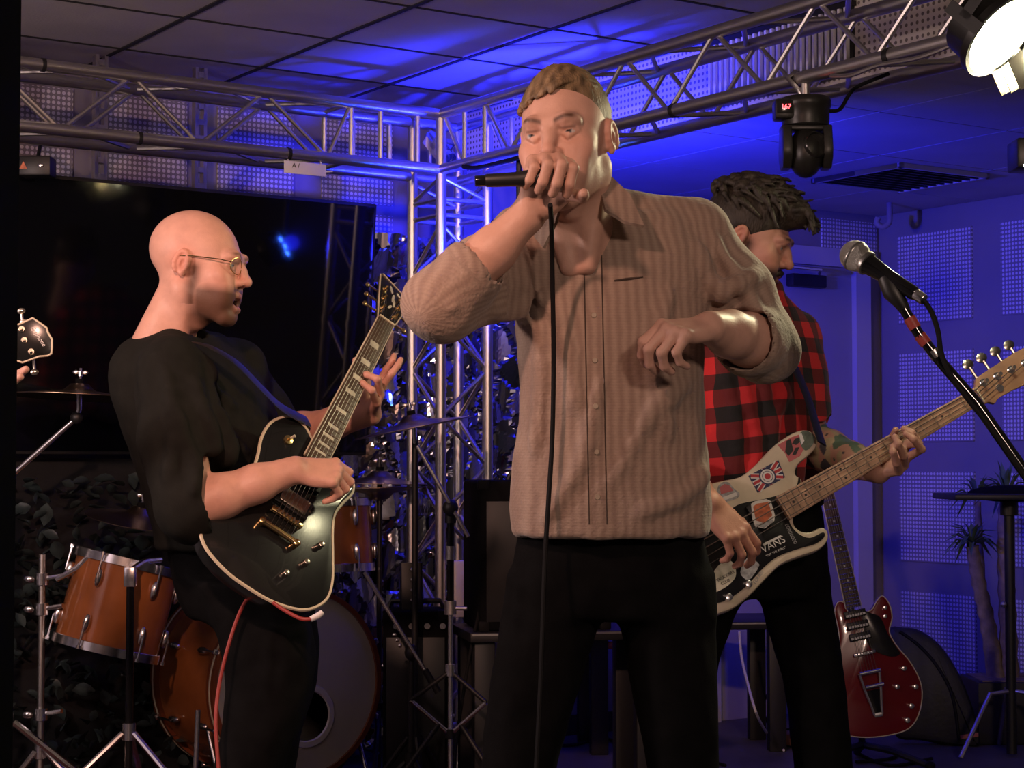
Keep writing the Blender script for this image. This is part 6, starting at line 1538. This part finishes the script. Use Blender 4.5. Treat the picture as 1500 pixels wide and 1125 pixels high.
# pale box on the tower
tag(MB().box((0, 0, 0), (.05, .04, .19), bev=.004).build('junction_box', 'white_tag', mw=MR @ Matrix.Translation((TA + .055, TB - .03, .66))), 'pale upright junction box strapped to the truss tower', 'box')

# microphone on a boom at the side of the bass player
tail = W(1341, 431, 2.95); ball = W(1253, 375, 3.02); d = (ball - tail).normalized(); mic_obj('microphone', 'vocal microphone with a pale ball grille on the boom stand', tail - d * .0, d, (ball - tail).length / .845, 'black_gloss')
bs = W(1640, 890, 2.9); t = thing('boom_stand', 'black boom stand with red tape bands holding the pale-headed microphone', 'stand', Matrix.Translation((bs.x, bs.y, 0))); o = Vector((bs.x, bs.y, 0)); inv = Matrix.Translation(-o)
cl_ = W(1318, 442, 2.97); path = [cl_, W(1345, 488, 2.965), W(1372, 523, 2.96), W(1430, 590, 2.95), W(1500, 690, 2.93), bs]
kid('boom', MB().tube(path, [.0085, .0085, .0090, .0095, .0095, .0095], 12).mesh('boom', 'black_gloss'), t, inv)
for a_, b_ in (((1332, 466), (1341, 481)), ((1347, 491), (1357, 504))): kid('tape_band', MB().cyl(W(*a_, 2.966), W(*b_, 2.963), .0098, n=12).mesh('tape_band', 'tape_red'), t, inv)
kid('boom_ring', MB().cyl(W(1366, 513, 2.962), W(1373, 523, 2.961), .0105, n=12).mesh('boom_ring', 'alu'), t, inv)
kid('clip', MB().tube([W(1300, 408, 2.985), W(1308, 428, 2.975), cl_, W(1326, 455, 2.97)], [.016, .017, .012, .009], 12).mesh('clip', 'black'), t, inv)
rod('column', (0, 0, .05), (0, 0, bs.z + .02), .011, 'black', t); tripod(t, .12, .28, .012, a0=.6, leg='black', brace=False)
ca = W(1343, 433, 2.95)
tag(MB().tube(spline([W(1338, 429, 2.95), W(1349, 436, 2.945), W(1364, 456, 2.945), W(1374, 486, 2.945), W(1379, 518, 2.945), W(1392, 548, 2.94), W(1418, 585, 2.935), W(1450, 625, 2.93), W(1490, 680, 2.92), W(1560, 790, 2.91), W(1628, 885, 2.89)], 6), .0042, 8).build('microphone_cable', 'rubber'), 'black cable looping from the pale-headed microphone along its boom', 'cable')

# tray table on a thick pole, before the plant
Yt = 6.88; b = W(1478, 735, Yt); t = thing('tray_stand', 'flat black tray on a thick tripod pole in front of the potted plant', 'stand', Matrix.Translation((b.x, Yt, 0)))
MB().box((.03, 0, b.z + .02), (.55, .36, .022), bev=.006).build('tray', 'black', t); MB().ell((.02, .03, b.z + .03), (.17, .11, .032), 16).build('cover', 'black_matte', t)
rod('pole', (0, 0, .01), (0, 0, b.z + .01), .020, 'black', t); rod('collar', (0, 0, b.z - .05), (0, 0, b.z), .034, 'black', t); MB().ell((-.03, -.02, W(1475, 885, Yt).z), (.012, .012, .012), 8).build('knob', 'alu', t)
for k in range(3):
    a = 3.6 + 2 * PI * k / 3; e = Vector((math.cos(a), math.sin(a), 0)); MB().tube([Vector((0, 0, .24)), e * .10 + Vector((0, 0, .235)), e * .24 + Vector((0, 0, .012))], .009, 8).build('leg', 'alu', t)
# potted yucca
Yp = 7.3; b = W(1476, 1085, Yp); t = thing('potted_plant', 'tall yucca with two bare trunks in a dark square pot by the wall', 'plant', Matrix.Translation((b.x, Yp, 0)))
MB().prism([(-.15, -.15), (.15, -.15), (.15, .15), (-.15, .15)], 0, .24, .01).build('pot', 'black', t); MB().box((0, 0, .235), (.26, .26, .02)).build('soil', 'trunk', t)
o = Vector((b.x, Yp, 0)); rn = random.Random(8)
def trunk_(pts, r0, r1):
    p = spline([q - o for q in pts], 6); n = len(p); MB().tube(p, [(r0 + (r1 - r0) * i / n) * (1 + .10 * (-1) ** i) for i in range(n)], 10).build('trunk', 'trunk', t)
def rosette(c, n, L):
    for k in range(n):
        a = rn.uniform(0, 2 * PI); e = rn.uniform(-.2, 1.4); l = L * rn.uniform(.7, 1.1); d = Vector((math.cos(a) * math.cos(e), math.sin(a) * math.cos(e), math.sin(e))); s = d.cross(Vector((0, 0, 1))).normalized() * .011; dr = Vector((0, 0, -.05 * l / L))
        p0, p1, p2 = c - o, c - o + d * l * .5 + Vector((0, 0, .01)), c - o + d * l + dr * (1.2 - e * .6)
        MB().add([tuple(p0 - s * .5), tuple(p0 + s * .5), tuple(p1 + s), tuple(p1 - s), tuple(p2), tuple(p1 + Vector((0, 0, -.006)))], [(0, 1, 2, 5), (0, 5, 3), (5, 2, 4), (3, 5, 4)]).build('leaf', 'yucca', t)
trunk_([W(1462, 1010, Yp), W(1448, 920, Yp), W(1434, 855, Yp - .02), W(1424, 800, Yp - .03)], .034, .024); rosette(W(1424, 795, Yp - .03), 34, .13)
trunk_([W(1480, 1010, Yp), W(1476, 900, Yp), W(1472, 800, Yp + .02), W(1474, 730, Yp + .03)], .036, .028); rosette(W(1474, 725, Yp + .04), 30, .16)
trunk_([W(1455, 1010, Yp + .08), W(1440, 880, Yp + .12), W(1432, 735, Yp + .14)], .020, .012); rosette(W(1432, 730, Yp + .14), 20, .13)
# gig bag slumped against the wall
Yg = 7.15; n = Vector((-.15, -1, .12)).normalized(); u = Vector((1, -.15, 0)).normalized(); v = n.cross(u) * -1; M = frame(W(1360, 1000, Yg), u, n.cross(u), n)
gb = [(p.x, p.y) for p in spline([Vector((*on_plane(M, *p), 0)) for p in [(1300, 925), (1325, 919), (1350, 924), (1378, 945), (1402, 980), (1420, 1020), (1432, 1060), (1436, 1092), (1410, 1094), (1350, 1085), (1310, 1075), (1296, 1000)]], 4, True)]
t = thing('gig_bag', 'black padded guitar bag slumped behind the dark red guitar', 'bag', M); MB().prism(gb, -.11, .0, .03).build('shell', 'bag', t)
zp = spline([Vector((*on_plane(M, *p), .002)) for p in [(1318, 925), (1345, 945), (1372, 975), (1395, 1020), (1405, 1085)]], 5); MB().tube(zp, .006, 6).build('zip', 'rubber', t)
MB().prism([on_plane(M, *p) for p in [(1405, 1077), (1433, 1073), (1433, 1079), (1405, 1083)]], 0, .003).build('tab', 'tape_red', t)
# cables over the floor
def cable(label, pts, r=.006, m='rubber'): tag(MB().tube(spline(pts, 6), r, 8).build('floor_cable', m), label, 'cable')
f = lambda px, py: (lambda q: Vector((q[0], q[1], .007)))((lambda k: ((px - 750) / F * k, k))(CAMZ * F / (py - 680.4)))
w1 = W(1085, 935, 6.8)
cable('pale grey cable hanging from the low table down to the floor', [W(1083, 925, 6.85), W(1086, 960, 6.8), W(1095, 1000, 6.7), W(1110, 1050, 6.6), f(1128, 1083), f(1145, 1098)], .005, 'pedal_white')
cable('black cable lying in loops on the floor beside the guitar stand', [f(1250, 1115), f(1290, 1112), f(1310, 1105), f(1300, 1095), f(1262, 1092), f(1250, 1100), f(1300, 1120), f(1360, 1110)], .006)
cable('black cable crossing the blue-lit floor between the legs of the singer', [f(790, 1092), f(840, 1090), f(880, 1080), f(920, 1092), f(980, 1098), f(1060, 1120)], .006)
cable('thin black cable curling up against the wall beside the door', [W(1150, 1003, 7.7), W(1130, 1010, 7.65), W(1118, 1035, 7.55), f(1125, 1062), f(1150, 1068), f(1180, 1062)], .005)
cable('thin black beaded cable hanging beside the speaker cabinet', [W(735, 700, 5.9), W(722, 780, 5.85), W(705, 880, 5.8), W(688, 960, 5.75), W(675, 1040, 5.72), W(668, 1090, 5.70), f(655, 1215), f(600, 1225)], .005)
tag(MB().ell((0, 0, .035), (.05, .11, .035), 14).build('shoe', 'leather', mw=Matrix.Translation(f(1152, 1088)) @ Matrix.Rotation(.9, 4, 'Z')) if False else MB().box((0, 0, .025), (.07, .12, .05), bev=.014).build('foot_pedal', 'leather', mw=Matrix.Translation(f(1152, 1090)) @ Matrix.Rotation(.6, 4, 'Z')), 'brown foot pedal at the end of the pale grey cable', 'pedal')
# ------------------------------------------------------------------ second guitar player, almost wholly behind the black pillar
def hidden_player():
    Y0 = 3.72; n = Vector((.10, -1, .08)).normalized(); u = Vector((-1, -.10, -.12)); u = (u - n * u.dot(n)).normalized(); M = frame(W(8, 502, Y0), u, n.cross(u), n)
    base = Vector((-1.72, 3.95, 0)); t = person('person almost wholly hidden behind the black pillar, one hand on a guitar neck', base); inv = Matrix.Translation(base).inverted(); SK = (.55, .32, .25)
    hm = head_frame(Vector((-1.70, 3.95, 1.62)), 25, -8, 0); P, Q, C = head(SK, neckdir=(0, -.2, -1)); parts = [(xfp(hm, P), Q, C)]
    s = SDF((-1.62, 3.5, 1.0), (-.92, 4.2, 1.5), .004); wr = W(-14, 575, 3.78); arm(s, Vector((-1.52, 4.0, 1.38)), Vector((-1.38, 4.02, 1.12)), wr)
    kn = W(14, 556, 3.73); s.cap(wr, kn, .020, .018, k=.012)
    fingers_px(s, [[kn, W(26, 549, 3.71), W(38, 541, 3.69)], [kn, W(20, 558, 3.70), W(30, 552, 3.68)], [W(4, 560, 3.72), W(10, 566, 3.69), W(20, 560, 3.68)], [wr, W(0, 540, 3.76), W(2, 520, 3.75)]], r=.0095)
    P, Q = s.mesh(); parts.append((P, Q, np.tile(vn(SK), (len(P), 1))))
    s = SDF((-2.05, 3.6, .85), (-1.35, 4.3, 1.5), .01); s.loft([(.9, -1.72, 3.97, .13, .09), (1.3, -1.72, 3.97, .15, .09), (1.42, -1.71, 3.96, .08, .06)], k=0); s.cap((-1.9, 4.0, 1.38), (-1.98, 3.9, 1.12), .045, .04, k=.03); s.cap((-1.98, 3.9, 1.12), (-1.75, 3.72, 1.05), .04, .03, k=.03)
    P, Q = s.mesh(); parts.append((P, Q, np.tile(vn(SK), (len(P), 1)))); P, Q, C = join(*parts); kid('body', npmesh('body', P, Q, 'skin', C), t, inv)
    s = SDF((-2.1, 3.6, .80), (-1.3, 4.3, 1.55), .008); s.loft([(.86, -1.72, 3.97, .19, .13), (1.1, -1.72, 3.97, .19, .13), (1.34, -1.72, 3.97, .20, .12), (1.45, -1.71, 3.96, .09, .08)], k=0)
    s.cap((-1.53, 4.0, 1.38), (-1.42, 4.02, 1.20), .07, .065, k=.03); s.cap((-1.9, 4.0, 1.38), (-1.97, 3.92, 1.18), .07, .065, k=.03); s.ell((-1.70, 3.93, 1.50), (.066, .066, .06), k=.01, op='sub'); garment(s); P, Q = s.mesh(); kid('t_shirt', npmesh('t_shirt', P, Q, 'tee'), t, inv)
    s = SDF((-2.1, 3.7, .02), (-1.4, 4.3, .95), .01); s.loft([(.75, -1.72, 3.97, .18, .125), (.90, -1.72, 3.97, .175, .12)], k=0)
    for q in (-1, 1): s.loft([(.06, -1.72 + q * .13, 3.97, .06, .07), (.45, -1.72 + q * .11, 3.97, .07, .08), (.80, -1.72 + q * .09, 3.97, .09, .10)], k=.03)
    P, Q = s.mesh(); kid('trousers', npmesh('trousers', P, Q, 'denim'), t, inv)
    for q in (-1, 1): shoe(t, inv, (-1.72 + q * .13, 3.93, 0), .2 * q)
    s = SDF((-.11, -.14, -.05), (.11, .13, .15), .004); s.ell((0, -.02, .045), (.08, .103, .09), k=.004); s.ell((0, .12, -.01), (.08, .074, .085), k=.01, op='sub'); s.ell((0, 0, -.13), (.14, .18, .1), k=.01, op='sub'); P, Q = s.mesh(); kid('hair', npmesh('hair', xfp(hm, P), Q, 'hair', np.tile(vn((.05, .035, .025)), (len(P), 1))), t, inv)
    g = thing('electric_guitar', 'black guitar headstock with cream edge and script logo, poking out beside the pillar', 'guitar', M)
    L = lambda px, py: on_plane(M, px, py)
    ho = [L(*p) for p in [(4, 484), (33, 473), (48, 466), (58, 473), (68, 480), (70, 487), (76, 497), (76, 510), (75, 518), (70, 521), (58, 522), (33, 531), (4, 522)]]
    MB().prism(ho, -.016, 0, .001).build('headstock', 'g_black', g); strip(MB(), ho, .0022, -.0005).build('headstock_binding', 'binding', g)
    a = Vector((*L(45, 476), 0)); b = Vector((*L(67, 509), 0)); d = (b - a).normalized(); y = Vector((-d.y, d.x, 0)); obj('lettering', text_mesh('Epiphone', .0125, .0003, 'st_white', .3), g, frame(a.lerp(b, .5) + Vector((0, 0, .0008)), d, y, Vector((0, 0, 1))))
    for p, sd in (((32, 482), 1), ((36, 498), 1), ((46, 515), -1)):
        q = L(*p); tuner(g, q[0], q[1], 0, (1 if sd < 0 else -1) * (1 if L(32, 540)[1] > L(32, 480)[1] else -1), None, 'nickel', 1.0, 'nickel')
    necks(g, .465, .044, .057, .012, 'rosewood', 'mahogany'); frets(g, .628, 22, .465, .044, .057, .012); MB().prism(lpout(), -.05, 0, .005).build('body', 'g_black', g); strip(MB(), lpout(), .004, -.003).build('binding', 'binding', g)
hidden_player()
